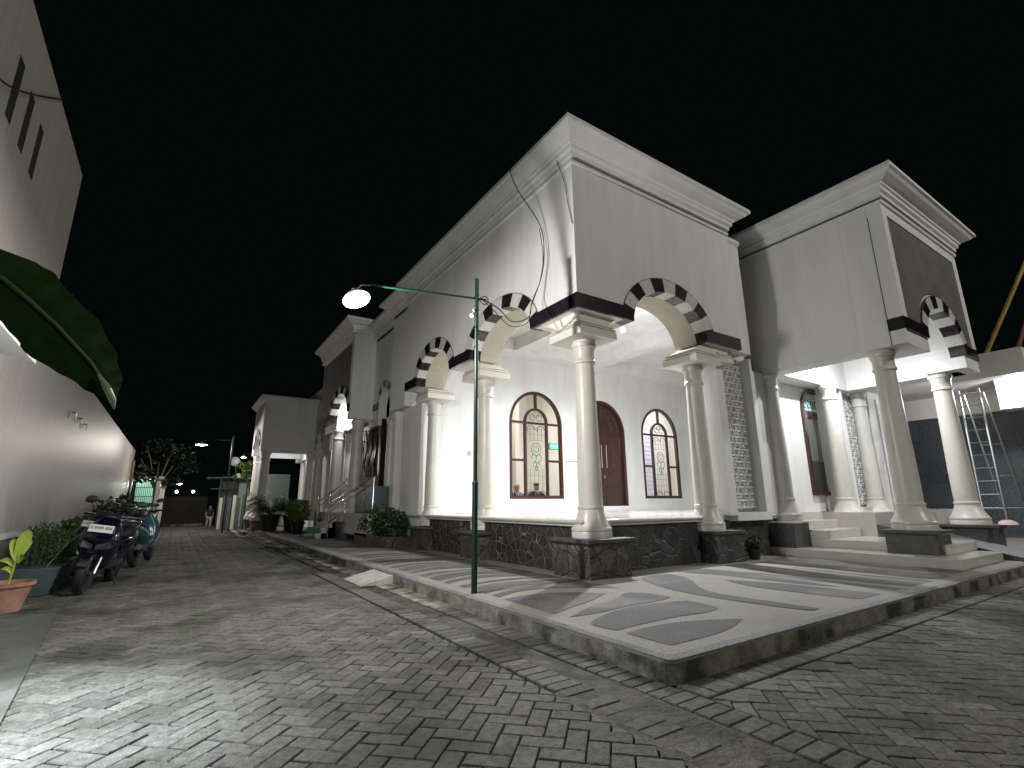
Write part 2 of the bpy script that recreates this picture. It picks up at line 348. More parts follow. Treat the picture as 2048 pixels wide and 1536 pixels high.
def voussoirs(ax,d0,d1,c,a,b,sp,t,n=11,name='arch_band',parent=None,b0=0):
    mb=MB()
    A0,A1=-b0,math.pi+b0
    for k in range(n):
        q0=A0+(A1-A0)*k/n; q1=A0+(A1-A0)*(k+1)/n; m_=5
        inn=[];ou=[]
        for j in range(m_+1):
            q=q0+(q1-q0)*j/m_
            inn.append((c+a*math.cos(q),sp+b*math.sin(q))); ou.append((c+(a+t)*math.cos(q),sp+(b+t)*math.sin(q)))
        e=.0 if k%2==0 else .001
        q0+=.008; q1-=.008
        L_=[[T3(ax,u,d,z) for u,z in (inn[j],ou[j])]+[T3(ax,u,d_,z) for d_ in (d1,) for u,z in (ou[j],inn[j])] for j in range(m_+1) for d in (d0+e if d1>d0 else d0-e,)]
        mb.loft(L_,k%2)
    for o_,r0,r1 in ((.004,t,t+.012),):
        L_=[]
        for j in range(45):
            q=math.pi*j/44; e=(a+r0)*math.cos(q),(b+r0)*math.sin(q); f=(a+r1)*math.cos(q),(b+r1)*math.sin(q)
            L_.append([T3(ax,c+e[0],d0+o_,sp+e[1]),T3(ax,c+f[0],d0+o_,sp+f[1]),T3(ax,c+f[0],d0+.03,sp+f[1]),T3(ax,c+e[0],d0+.03,sp+e[1])])
        mb.loft(L_,2)
    return mb.build(name,[black,blackw,jointm],parent or MQ)
def rectloop(x0,x1,y0,y1,z): return [(x0,y0,z),(x1,y0,z),(x1,y1,z),(x0,y1,z)]
def corbel(cx0,cx1,cy0,cy1,px0,px1,py0,py1,zt,zc,parent=MQ,name='capital_moulding'):
    """stepped moulding from the pier (c..) at zt down to the cap block (p..) at zc"""
    mb=MB(); L=[]
    def mix(t,z,o=0): return rectloop(cx0+(px0-cx0)*t-o,cx1+(px1-cx1)*t+o,cy0+(py0-cy0)*t-o,cy1+(py1-cy1)*t+o,z)
    h=zt-zc
    for t,z,o in ((0,0,-.02),(0,.02,-.10),(.25,.05,-.10),(.5,.14,-.09),(.75,.26,-.08),(.95,.40,-.07),(1,.44,-.07),(1,.45,-.015),(1,.52,-.01),(1,.53,-.04),(1,.57,-.04),(1,.575,.0),(1,.64,.01),(1,.65,-.02),(1,.68,-.02),(1,.69,.012),(1,1,.012)): L.append(mix(t,zt-z*h,o))
    mb.loft(L); return mb.build(name,cream,parent)
cprof=lambda zb,zt,r0,r1:[(r0*1.64,zb),(r0*1.64,zb+.075),(r0*1.60,zb+.085),(r0*1.66,zb+.10),(r0*1.64,zb+.13),(r0*1.54,zb+.145),(r0*1.50,zb+.165),(r0*1.38,zb+.20),(r0*1.25,zb+.25),(r0*1.14,zb+.31),(r0*1.06,zb+.36),(r0*1.04,zb+.38),(r0*1.1,zb+.39),(r0*1.1,zb+.42),(r0,zb+.43),(r0,zb+.9),(r1,zt-.42),(r1*1.0,zt-.36),(r1*1.16,zt-.35),(r1*1.18,zt-.325),(r1*1.12,zt-.30),(r1*1.06,zt-.29),(r1*1.06,zt-.15),(r1*1.15,zt-.13),(r1*1.15,zt-.105),(r1*1.25,zt-.10),(r1*1.32,zt-.06),(r1*1.32,zt-.045),(r1*1.2,zt-.03),(r1*1.2,zt)]
def column(x,y,zb,zt,r0=.172,r1=.143,n=36,parent=MQ):
    mb=MB(); mb.lathe(cprof(zb,zt,r0,r1),x,y,n)
    return mb.build('column',colw,parent,smooth=True)
def pedestal(x0,x1,y0,y1,zb,zt,parent=MQ,m_=None,fl=0):
    mb=MB(); mb.loft([rectloop(x0-fl,x1+fl,y0-fl,y1+fl,zb),rectloop(x0,x1,y0,y1,zt-.06)])
    p=mb.build('pedestal',m_ or stoneP,parent,bevel=.012)
    c=MB(); c.loft([rectloop(x0-.01,x1+.01,y0-.01,y1+.01,zt-.075),rectloop(x0-.045,x1+.045,y0-.045,y1+.045,zt-.045),rectloop(x0-.05,x1+.05,y0-.05,y1+.05,zt-.04),rectloop(x0-.05,x1+.05,y0-.05,y1+.05,zt)])
    c.build('pedestal_slab',darkslab,p)
    return p
def sweep(mb,path,prof,closed_ends=True,mi=0):
    """path: plan points; profile (out,z); out measured to the right-hand side of travel"""
    pts=[Vector(p) for p in path]; loops=[]
    for i,p in enumerate(pts):
        d0=(pts[i]-pts[i-1]).normalized() if i else None; d1=(pts[i+1]-pts[i]).normalized() if i<len(pts)-1 else None
        n0=Vector((d0.y,-d0.x)) if d0 else None; n1=Vector((d1.y,-d1.x)) if d1 else None
        if n0 is None: off=n1
        elif n1 is None: off=n0
        else: off=(n0+n1)/(1+n0.dot(n1))
        loops.append([(p.x+off.x*o,p.y+off.y*o,z) for o,z in prof])
    mb.loft(loops,mi)
def eave(z):   # profile with top at z
    return [(-.25,z),(.34,z),(.35,z-.03),(.35,z-.085),(.31,z-.10),(.27,z-.14),(.19,z-.18),(.13,z-.20),(.12,z-.235),(.09,z-.25),(.09,z-.31),(.045,z-.34),(.045,z-.40),(.0,z-.42),(.0,z-.50),(-.25,z-.50)]
lineband=lambda z:[(-.05,z),(.035,z),(.035,z-.05),(-.05,z-.05)]
def split(mb,name,m_):
    # one part for each box of eight corners
    for k in range(0,len(mb.v),8):
        q=MB(); q.add(mb.v[k:k+8],[tuple(i-k for i in f) for f in mb.f if min(f)>=k and max(f)<k+8]); q.build(name,m_,MQ)
# --- block 1 (corner portico)
w=MB()
A1=(7.23,1.02,.66,3.86,3.5); A2=(10.05,.87,.68,3.86,3.5); AF=(6.59,.93,.68,3.86,3.5)
t=.235
skyline(w,'x',XW,4.72,YW,11.68,[(c,a+t-.01,b+t-.01,sp,jb) for c,a,b,sp,jb in (A1,A2)],6.34,4.07)
ws=MB(); skyline(ws,'x',4.722,5.2,YW+.22,11.9,[A1,A2],6.34,3.862)
skyline(w,'y',YW,5.27,XW+.22,8.53,[(AF[0],AF[1]+t-.01,AF[2]+t-.01,3.86,0)],6.34,4.07)
skyline(ws,'y',5.272,5.75,5.201,8.9,[AF],6.34,3.862)
w.box(8.53,8.98,5.12,5.27,3.86,6.2); w.box(8.9,9.4,5.5,5.75,3.86,6.1)      # narrow set-back strip at the right
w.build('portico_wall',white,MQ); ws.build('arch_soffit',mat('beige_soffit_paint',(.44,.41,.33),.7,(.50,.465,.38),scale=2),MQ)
voussoirs('x',XW-.015,4.72,*A1[:4],t,b0=.0); voussoirs('x',XW-.015,4.72,*A2[:4],t); voussoirs('y',YW-.015,5.27,*AF[:4],t)
bd=MB()
bd.box(XW-.013,4.71,YW-.013,A1[0]-A1[1]-.16,3.862,4.08)
bd.box(XW-.013,4.71,A1[0]+A1[1]+.14,A2[0]-A2[1]-.14,3.862,4.08)
bd.box(XW-.013,4.71,A2[0]+A2[1]+.14,11.70,3.862,4.08)
bd.box(4.712,AF[0]-AF[1]-.14,YW-.013,5.26,3.862,4.08); bd.box(AF[0]+AF[1]+.14,8.55,YW-.013,5.26,3.862,4.08)
split(bd,'black_band',black)
corbel(XW+.01,A1[0]*0+5.5,YW+.01,6.17,4.57,5.27,5.08,5.78,3.861,3.488)
corbel(XW+.01,5.19,8.27,9.16,4.57,5.25,8.0,8.68,3.861,3.488)
corbel(XW+.01,5.19,10.94,11.67,4.57,5.25,10.4,11.08,3.861,3.488)
corbel(7.54,8.5,YW+.01,5.74,7.2,7.9,5.08,5.78,3.861,3.488)
corbel(7.9,8.53,YW+.012,5.25,7.9,8.3,5.09,5.25,3.858,3.56)
for x,y in ((4.93,5.43),(4.9,8.33),(4.9,10.75),(7.55,5.43)): column(x,y,.62,3.486)
pedestal(4.52,5.28,5.04,5.80,.12,.62); pedestal(4.52,5.2,7.90,8.6,.12,.60); pedestal(4.52,5.2,10.35,11.05,.12,.60); pedestal(7.37,8.02,5.12,5.75,.12,.62,m_=stoneB,fl=.03)
cn=MB(); z1=6.76
sweep(cn,[(XW,11.75),(XW,YW),(8.53,YW),(8.53,6.2)],eave(z1)); sweep(cn,[(XW,11.75),(XW,YW),(8.53,YW)],lineband(6.29))
cn.box(XW+.2,8.4,YW+.2,11.75,6.3,6.5)
cn.build('eave_moulding',white,MQ)
cn=MB(); sweep(cn,[(8.535,5.12),(8.98,5.12)],[(-.2,6.26),(.05,6.26),(.05,6.2),(0,6.15),(-.2,6.15)]); cn.build('eave_moulding',white,MQ)
# plinth, nosing and floor
pl=MB(); pl.box(4.75,4.95,5.42,12.2,.10,.77); pl.build('stone_plinth',stoneA,MQ,label='dark rubble stone plinth with pale mortar joints along the street')
pl=MB(); pl.box(4.951,9.95,5.42,5.62,.10,.77); pl.build('stone_plinth',stoneB,MQ,label='blue grey split stone plinth under the front porch')
ns=MB(); pr_=[(-.3,.86),(.055,.86),(.075,.85),(.085,.83),(.075,.81),(.05,.80),(.045,.77),(-.3,.77)]
sweep(ns,[(4.75,12.2),(4.75,5.42),(7.83,5.42)],pr_); sweep(ns,[(8.97,5.42),(9.95,5.42)],pr_)
ns.build('floor_nosing',floorm,MQ,smooth=True)
fl=MB(); fl.box(5.0,16.5,5.65,16.5,.7,.858); fl.build('floor',floorm,MQ)
# walls of the porch and the hall behind it
bw=MB()
def wallhole(mb,ax,d0,d1,u0,u1,z0,z1,ops,mi=0,N=20):
    """ops: (c,half,sill,spring,rise)"""
    cur=u0
    for c,h,sill,sp,ri in sorted(ops):
        for a,b,za,zb in ((cur,c-h,z0,z1),(c-h,c+h,z0,sill)):
            if b-a>1e-4 and zb-za>1e-4:
                x=(d0,d1,a,b,za,zb) if ax=='x' else (a,b,d0,d1,za,zb); mb.box(*x,mi)
        skyline(mb,ax,d0,d1,c-h,c+h,[(c,h,ri,sp,sp)],z1,sp-.0001,mi,N)
        cur=c+h
    x=(d0,d1,cur,u1,z0,z1) if ax=='x' else (cur,u1,d0,d1,z0,z1); mb.box(*x,mi)
wallhole(bw,'y',11.2,11.4,5.2,15.0,FZ-.05,6.3,[(8.25,.92,1.2,3.25,.95),(10.77,.98,.80,3.2,1.0),(13.43,.90,1.2,3.25,.95)])
bw.box(5.2,15,11.14,11.199,FZ,.98)     # skirting
wallhole(bw,'x',15.0,15.2,5.6,11.4,FZ-.05,6.3,[(9.95,.85,1.2,3.25,.9)])
bw.box(7.98,8.18,5.25,5.75,FZ,3.86)
bw.box(9.221,9.4,5.4,5.58,FZ,3.86); bw.box(8.301,9.2,5.8,5.9,.8,6.3)
bw.box(9.2,16.5,5.6,5.9,.8,6.3)
bw.box(4.72,5.2,11.1,11.9,.1,3.5)
bw.build('hall_wall',white,MQ)
hallw=MB(); hallw.box(5.2,16.5,16.2,16.4,.8,6.3); hallw.box(5.0,5.2,11.4,16.3,.8,6.3); hallw.box(16.3,16.5,5.9,16.3,.8,6.3)
hallw.box(11.2,11.35,12.6,16.2,.8,5.3); hallw.box(11.35,16.3,12.6,12.7,.8,5.3); hallw.box(5.2,16.5,11.4,16.3,5.3,5.4)
hallw.build('inner_room_wall',cream,MQ)
iw=MB(); iw.box(8.6,8.75,12.9,16.1,.86,4.6,0); iw.box(5.3,8.6,13.9,14.05,.86,1.9,1); iw.box(5.3,8.6,13.85,14.1,1.9,2.05,0); iw.box(5.3,8.6,14.0,14.1,2.3,3.0,2)
iw.build('inner_partition',[cream,wood2,mat('beige_panel',(.35,.27,.2),.6)],MQ)
# ceiling of the porch with coffers
ce=MB()
def coffered(mb,x0,x1,y0,y1,z,holes,d=.34,lip=.12):
    xs=sorted({x0,x1}|{h[0] for h in holes}|{h[1] for h in holes}); ys=sorted({y0,y1}|{h[2] for h in holes}|{h[3] for h in holes})
    for i in range(len(xs)-1):
        for j in range(len(ys)-1):
            cx,cy=(xs[i]+xs[i+1])/2,(ys[j]+ys[j+1])/2
            hol=any(h[0]<cx<h[1] and h[2]<cy<h[3] for h in holes)
            mb.box(xs[i],xs[i+1],ys[j],ys[j+1],z+d if hol else z,z+d+.12)
coffered(ce,5.2,15.0,5.75,11.2,5.1,[(7.55,9.95,6.6,10.6),(5.4,7.15,6.2,10.6),(10.4,14.4,6.3,10.7)])
ce.build('porch_ceiling',white,MQ)
# recessed lattice screen between the corner porch and the side porch
def lattice(x0,x1,z0,z1,y,name='lattice_screen',cut=True,sc_=.15):
    mb=MB(); s=sc_
    def petal(cx,cz,an,l,wd,h=.028):
        c,sn=math.cos(an),math.sin(an); n=8; ring=[]
        for k in range(n):
            t=2*math.pi*k/n; a=l*math.cos(t); b=wd*math.sin(t)*(1-.35*math.cos(t)); ring.append((cx+a*c-b*sn,cz+a*sn+b*c))
        vs=[(p,y+.02,q) for p,q in ring]+[(cx+(p-cx)*.45,y-h,cz+(q-cz)*.45) for p,q in ring]
        mb.add(vs,[(k,(k+1)%n,n+(k+1)%n,n+k) for k in range(n)]+[tuple(range(n,2*n))],0)
    rows=int((z1-z0)/(s*.866))+1
    for j in range(rows+1):
        for i in range(int((x1-x0)/s)+2):
            cx=x0+i*s+(s/2 if j%2 else 0); cz=z0+j*s*.866
            for k in range(3):
                an=k*math.pi/3; 
                px,pz=cx+s*.5*math.cos(an),cz+s*.5*math.sin(an)
                if x0<px<x1 and z0<pz<z1: petal(px,pz,an+math.pi/2+(.5 if (i+j)%2 else -.4),s*.42,s*.2)
            if (i+2*j)%3==0 and x0<cx<x1 and z0<cz<z1: petal(cx,cz,0,s*.2,s*.22,.045)
    mb.box(x0-.02,x1+.02,y+.021,y+.06,z0-.02,z1+.02,1)
    return mb.build(name,[white,mat('lattice_back',(.26,.255,.24),.8)],MQ)  # backing coloured grey to stand for the shade between the petals
lattice(8.29,9.02,.93,3.84,5.45,sc_=.135)
lf=MB(); lf.box(8.20,8.27,5.30,5.52,.90,3.84); lf.box(9.15,9.22,5.28,5.79,.90,3.84); lf.box(8.18,9.24,5.25,5.52,.76,.899)
lf.build('screen_frame',white,MQ)
# arched windows with leaded glass -------------------------------------------------
def arcwin(c,d,half,z0,sp,ri,ax='y',m_=wood,curls=True,tilt=1,plain=False):
    mb=MB(); fw=.085; dd=(d-.03*tilt,d+.07*tilt)
    def ring(c,h,ri,sp,w_,n=22,dep=dd):
        L=[]
        for k in range(n+1):
            q=math.pi*k/n
            L.append([T3(ax,c+h*math.cos(q),dep[0],sp+ri*math.sin(q)),T3(ax,c+h*math.cos(q),dep[1],sp+ri*math.sin(q)),T3(ax,c+(h-w_)*math.cos(q),dep[1],sp+(ri-w_)*math.sin(q)),T3(ax,c+(h-w_)*math.cos(q),dep[0],sp+(ri-w_)*math.sin(q))])
        mb.loft(L)
    def bar(u0,u1,za,zb,dep=dd):
        x=(min(dep),max(dep),u0,u1,za,zb) if ax=='x' else (u0,u1,min(dep),max(dep),za,zb); mb.box(*x)
    ring(c,half,ri,sp,fw); bar(c-half,c-half+fw,z0,sp); bar(c+half-fw,c+half,z0,sp); bar(c-half+fw,c+half-fw,z0,z0+fw)
    if plain: fr=mb.build('window_frame',m_,MQ)
    if plain: return fr
    g=half*.37; d2=(d-.02*tilt,d+.05*tilt)
    bar(c-g-.07,c-g,z0+fw,sp,d2); bar(c+g,c+g+.07,z0+fw,sp,d2); bar(c-half+fw,c+half-fw,sp,sp+.06,(d-.022*tilt,d+.048*tilt))
    zm=z0+(sp-z0)*.49
    bar(c-half+fw,c-g-.07,zm,zm+.06,d2); bar(c+g+.07,c+half-fw,zm,zm+.06,d2)
    ring(c,g+.07,g+.07,sp+.06,.07,16,d2); bar(c-.035,c+.035,sp+.06+g+.07,sp+ri-fw,d2)
    fr=mb.build('window_frame',m_,MQ)
    gl=MB(); n=16; poly=[(c+(half-.03)*math.cos(math.pi*k/n),sp+(ri-.03)*math.sin(math.pi*k/n)) for k in range(n+1)]+[(c-half+.03,z0+.03),(c+half-.03,z0+.03)]
    gl.add([T3(ax,u,d+.02*tilt,z) for u,z in poly],[tuple(range(len(poly)))]); gl.build('pane',glass,fr)
    if curls:
        cu=MB(); dz=d+.008*tilt
        def curve(pts,r=.007,mi=0): cu.tube([T3(ax,u,dz,z) for u,z in pts],r*.75,5,mi)
        H=sp-z0
        for u in (-.6,-.2,.2,.6): curve([(c+g*u,z0+fw),(c+g*u,z0+H*.38)]); curve([(c+g*u,z0+H*.78),(c+g*u,z0+H*.96)])
        for q in (.12,.2,.3,.38,.78,.86,.93): curve([(c-g,z0+H*q),(c+g,z0+H*q)],.005)
        def loop(cx,cz,rx,rz,a0,a1,r=.011,mi=0,n=12): curve([(cx+rx*math.cos(R_(a0+(a1-a0)*k/n)),cz+rz*math.sin(R_(a0+(a1-a0)*k/n))) for k in range(n+1)],r,mi)
        loop(c,z0+H*.66,g*.5,H*.085,-60,300,.012,0); loop(c,z0+H*.66,g*.25,H*.045,0,360,.012,1)
        for sg in (-1,1):
            loop(c+sg*g*.25,z0+H*.54,g*.26,H*.05,-90,190,.014,1); loop(c+sg*g*.16,z0+H*.45,g*.18,H*.035,0,300,.014,1)
            loop(c+sg*g*.5,z0+H*.93,g*.4,H*.05,0,220,.014,0); loop(c+sg*g*.5,z0+H*.07,g*.4,H*.03,-40,240,.014,0)
            loop(c+sg*g*.35,sp+.2,g*.3,.09,0,330,.014,1)
        loop(c,z0+H*.40,g*.1,H*.03,0,360,.016,1); loop(c,sp+.28,g*.3,.07,0,360,.014,1)
        cu.build('leaded_tracery',[lead,greeng],fr)
    return fr
arcwin(8.25,11.22,.92,1.2,3.25,.95); arcwin(13.43,11.22,.90,1.2,3.25,.95)
arcwin(9.95,15.03,.85,1.2,3.25,.9,ax='x',curls=False)
# carved double door ---------------------------------------------------------------
def arcdoor(c,d,half,z0,sp,ri):
    mb=MB(); L=[]; n=24
    for k in range(n+1):
        q=math.pi*k/n
        L.append([(c+half*math.cos(q),d-.05,sp+ri*math.sin(q)),(c+half*math.cos(q),d+.1,sp+ri*math.sin(q)),(c+(half-.1)*math.cos(q),d+.1,sp+(ri-.1)*math.sin(q)),(c+(half-.1)*math.cos(q),d-.05,sp+(ri-.1)*math.sin(q))])
    mb.loft(L); mb.box(c-half,c-half+.1,d-.05,d+.1,z0,sp); mb.box(c+half-.1,c+half,d-.05,d+.1,z0,sp)
    fr=mb.build('door_frame',wood,MQ)
    for sg in (-1,1):
        lf=MB(); h=half-.1; poly=[(c+sg*.006,z0+.02),(c+sg*h,z0+.02)]+[(c+sg*h*math.cos(math.pi/2*k/12),sp+(ri-.1)*math.sin(math.pi/2*k/12)) for k in range(13)]
        poly[-1]=(c+sg*.006,poly[-1][1]); lf.prism(poly,'y',d+.02,d+.07)
        def mould(pts,r=.022): lf.tube([(c+sg*u,d+.015,z) for u,z in pts],r,6)
        h2=h-.12
        for za,zb in ((z0+.15,z0+.38),(z0+.45,z0+.62)): mould([(.12,za),(h2,za),(h2,zb),(.12,zb),(.12,za)])
        mould([(.12,z0+.7),(h2,z0+.7),(h2,z0+1.55)]); mould([(h2,z0+1.65),(h2,sp-.12),(.12,sp-.12)])
        mould([(.05+.42*math.cos(R_(-90+180*k/12)),z0+1.6+.62*math.sin(R_(-90+180*k/12))) for k in range(13)]); mould([(.05+.50*math.cos(R_(-90+180*k/12)),z0+1.6+.70*math.sin(R_(-90+180*k/12))) for k in range(13)],.016)
        for f in (.92,.6,.52): mould([(.08+(h2-.08)*f*math.cos(R_(4+82*k/9)),sp+.05+(ri-.24)*f*math.sin(R_(4+82*k/9))) for k in range(10)],.02)
        for q in (38,62): mould([(.08+(h2-.08)*f*math.cos(R_(q)),sp+.05+(ri-.24)*f*math.sin(R_(q))) for f in (.6,.92)],.02)
        mould([(.10,sp+.05),(h2,sp+.05)],.02)
        o=lf.build('door_leaf',wood,fr)
    hd=MB(); 
    for u in (-.075,.13):
        hd.tube([(c+u,d-.05,z0+1.25),(c+u,d-.05,z0+1.95)],.016,8); 
        for z in (1.32,1.88): hd.tube([(c+u,d-.05,z0+z),(c+u,d+.03,z0+z)],.011,6)
    hd.box(c+.04,c+.10,d-.0,d+.022,z0+.95,z0+1.02)
    hd.build('door_handle',steel,fr)
arcdoor(10.77,11.24,.98,FZ,3.2,1.0)
# small fittings on the porch wall
sw=MB(); sw.box(6.55,6.65,11.185,11.2,1.28,1.40); sw.build('wall_switch',mat('switch_grey',(.35,.34,.33),.4),MQ); MB().box(6.05,6.15,11.185,11.2,2.28,2.40).build('wall_switch',bpy.data.materials['switch_grey'],MQ)
sg=MB()
for k in range(26): sg.box(9.25+k*.022,9.262+k*.022,11.19,11.2,2.24,2.27)
sg.build('wall_lettering',mat('grey_letters',(.35,.35,.34),.5),MQ)
# --- side porch (block 2), projecting at the right
S2=MB(); B0,B1,YB=9.8,13.55,2.88; A4=(11.8,.96,.76,3.88,3.62)
skyline(S2,'y',YB+.04,YB+.24,B0+.031,B1,[(A4[0],A4[1]+t-.01,A4[2]+t-.01,3.88,0)],6.34,4.09)
skyline(S2,'y',YB+.242,YB+.7,B0+.2,B1,[A4],6.34,3.64)
S2.box(B0+.031,A4[0]-A4[1],YB+.02,YB+.24,3.64,3.878); S2.box(B0,B0+.03,YB,YB+.24,3.64,6.34); S2.box(A4[0]+A4[1],B1,YB+.02,YB+.24,3.64,3.878)
S2.box(B0,B0+.45,YB+.702,5.6,3.639,6.34); S2.box(B0,B0+.198,YB+.243,YB+.70,3.639,6.34); S2.box(B1-.45,B1,YB+.24,5.6,3.64,6.34)
S2.box(B0+.45,B1-.45,5.2,5.6,3.64,6.34)
S2.box(B0+.45,B1-.45,YB+.7,5.2,4.75,4.9)
S2.box(B0+.031,B0+.2,YB,YB+.038,4.105,6.34); S2.box(B1-.25,B1-.001,YB,YB+.038,4.105,6.34); S2.box(B0+.201,B1-.251,YB,YB+.038,6.05,6.34)
S2.build('portico_wall',white,MQ)
gp=MB(); skyline(gp,'y',YB+.02,YB+.045,B0+.2,B1-.25,[(A4[0],A4[1]+t+.05,A4[2]+t+.05,3.88,0)],6.05,4.10); gp.build('wall_panel',graypan,MQ)
voussoirs('y',YB-.015,YB+.245,*A4[:4],t)
bd=MB(); bd.box(B0-.01,A4[0]-A4[1]-.14,YB-.012,YB+.235,3.882,4.10); bd.box(A4[0]+A4[1]+.14,B1+.012,YB-.012,YB+.235,3.882,4.10); split(bd,'black_band',black)
gv=MB(); gv.box(B0-.004,B0+.002,3.10,3.112,3.64,6.05); gv.build('wall_joint',mat('joint_shadow',(.06,.06,.06),.8),MQ)
cn=MB(); sweep(cn,[(B0,6.2),(B0,YB),(B1,YB),(B1,6.2)],eave(6.76)); sweep(cn,[(B0,5.6),(B0,YB),(B1,YB)],lineband(6.29)); cn.box(B0+.2,B1-.2,YB+.2,5.6,6.3,6.5)
cn.build('eave_moulding',white,MQ)
for x,y in ((10.1,3.38),(13.0,3.42)): column(x,y,.62,3.64,.188,.155)
for x,y in ((9.9,5.33),(12.0,5.15),(13.6,5.2)): column(x,y,.72,3.64,.165,.14)
pedestal(9.82,10.4,3.02,3.72,.26,.62,m_=darkslab); pedestal(12.65,13.35,3.05,3.8,.10,.62,m_=darkslab)
pr2=MB(); pr2.box(12.25,12.6,5.25,5.6,FZ,3.64); pr2.box(14.0,14.35,5.15,5.6,FZ,3.64); pr2.box(14.9,15.2,5.3,5.6,FZ,3.64); pr2.box(9.2,9.75,5.35,5.6,FZ,3.64)
split(pr2,'pier',white)
lattice(12.9,13.45+.4,.95,3.6,5.42,sc_=.12)
lf=MB(); lf.box(12.78,12.88,5.25,5.5,.86,3.64); lf.box(13.9,13.98,5.25,5.5,.86,3.64); lf.box(12.75,13.95,5.2,5.41,.86,.94); lf.build('screen_frame',white,MQ)
arcwin(12.1,5.57,.55,1.2,3.1,.52,ax='y',plain=True)
wb=MB(); wb.prism([(12.1+.53*math.cos(math.pi*k/16),3.1+.5*math.sin(math.pi*k/16)) for k in range(17)]+[(11.57,1.22),(12.63,1.22)],'y',5.590,5.598,0)
wb.prism([(12.1+.46*math.cos(math.pi*k/16),3.1+.42*math.sin(math.pi*k/16)) for k in range(17)],'y',5.583,5.590,3); wb.box(11.64,12.56,5.575,5.590,2.92,3.08,1); wb.box(11.64,12.56,5.58,5.590,1.28,1.42,1); wb.box(11.64,12.56,5.585,5.590,1.42,1.95,2)
for k in range(5): wb.tube([(11.75+.16*k+.05*math.cos(t_),5.58,3.25+.09*math.sin(t_)) for t_ in [q_*.6 for q_ in range(10)]],.01,5,2)
wb.build('window_backing',[mat('dim_glass_view',(.12,.13,.12),.12),wood,mat('dim_glass_low',(.03,.035,.03),.15),mat('pale_teal_glass',(.35,.48,.48),.15)],MQ)
# steps and ramp of the side porch
st=MB(); st.box(9.36,11.25,2.65,5.42,.11,.262); st.build('step',floorm,MQ,bevel=.008)
for a,y0_,z0_,z1_,xe in ((9.95,2.97,.262,.41,10.78),(9.95,4.68,.41,.56,11.33),(9.95,5.08,.56,.715,11.33)):
    s_=MB(); s_.box(a,11.34,y0_,5.6,z0_,z1_); s_.build('step',floorm,MQ,bevel=.008)
s_=MB(); s_.box(9.42,9.949,4.97,5.6,.262,.69); s_.build('landing_block',darkslab,MQ); s_=MB(); s_.box(9.40,9.949,4.95,5.6,.691,.72); s_.box(9.95,16.5,5.35,5.65,.5,.86); s_.box(11.34,16.5,4.4,5.4,.2,.86); s_.build('landing',floorm,MQ)
rp_=MB(); rp_.loft([[(11.345,2.3,.126),(11.345,5.4,.126),(11.345,5.4,.87),(11.345,2.3,.15)],[(12.45,2.3,.126),(12.45,5.4,.126),(12.45,5.4,.87),(12.45,2.3,.15)]]); rp_.build('ramp',darkslab,MQ)
# --- street front beyond the corner porch
bs=MB()
bs.box(4.5,4.9,11.68,12.75,3.5,6.3); bs.box(4.72,4.9,11.9,12.3,.1,3.5)
A3=(13.95,.48,.62,3.86,3.4)
skyline(bs,'x',4.75,5.0,12.75,15.3,[A3],6.3,3.4)
bs.box(5.0,5.2,11.9,20,.1,6.3)
bs.box(4.62,5.0,12.55,12.8,.8,3.5); bs.box(4.85,5.02,13.3,14.5,.7,1.35)
bs.build('street_wall',white,MQ)
voussoirs('x',4.735,4.88,*A3[:4],.18,9)
bd=MB(); bd.box(4.738,4.87,12.8,13.3,3.862,4.08); bd.box(4.738,4.87,14.6,15.1,3.862,4.08); split(bd,'black_band',black)
corbel(4.74,5.0,12.8,13.45,4.75,5.1,12.9,13.25,3.861,3.488)
for y in (12.2,13.6-.05): column(4.86,y,.78,3.5,.13,.11,24)
dw=MB(); dw.box(4.93,4.98,12.38,12.78,1.05,3.3,0); dw.box(4.90,4.94,12.52,12.60,1.1,3.2,1); dw.build('side_window',[wood,steel],MQ)
# entrance portico 3
p3=MB(); A5=(16.35,1.05,.75,3.86,3.6)
skyline(p3,'x',4.09,4.3,15.0,19.0,[(A5[0],A5[1]+t,A5[2]+t,3.86,0)],6.34,4.09); skyline(p3,'x',4.302,4.7,15.2,19.0,[A5],6.34,3.6)
p3.box(4.05,4.9,14.98,15.199,3.62,6.34); p3.box(4.71,4.9,15.2,19.0,3.62,6.34)
p3.build('portico_wall',white,MQ)
gp=MB(); skyline(gp,'x',4.07,4.092,15.25,18.9,[(A5[0],A5[1]+t+.03,A5[2]+t+.03,3.86,0)],6.1,4.1); gp.build('wall_panel',graypan,MQ)
voussoirs('x',4.04,4.3,*A5[:4],t)
bd=MB(); bd.box(4.045,4.29,15.01,15.2,3.862,4.08); bd.box(4.045,4.29,17.5,19,3.862,4.08); split(bd,'black_band',black)
cn=MB(); sweep(cn,[(4.05,19.1),(4.05,15.0),(4.9,15.0)],eave(6.76)); sweep(cn,[(4.75,15.0),(4.75,12.7),(4.5,12.7),(4.5,11.76)],eave(6.62)); sweep(cn,[(4.05,19.1),(4.05,15.0),(4.9,15.0)],lineband(6.29)); cn.build('eave_moulding',white,MQ)
column(4.42,15.3,.62,3.62,.2,.17); column(4.42,17.6,.62,3.62,.2,.17); column(5.0,18.2,.62,3.62,.17,.15,24)
pedestal(4.05,4.75,14.98,15.65,.12,.62,m_=darkslab); pedestal(4.05,4.75,17.3,17.95,.12,.62,m_=darkslab)
dr=MB(); dr.box(5.02-.15,4.998,14.4,17.0,.86,3.6,0)
for k in range(4): dr.box(4.84,4.868,14.5+k*.5,14.9+k*.5,1.9,3.4,1); 
for k in range(4): dr.tube([(4.83,14.55+k*.5,1.9),(4.83,14.85+k*.5,2.3),(4.83,14.55+k*.5,2.8),(4.83,14.8+k*.5,3.4)],.02,5,0)
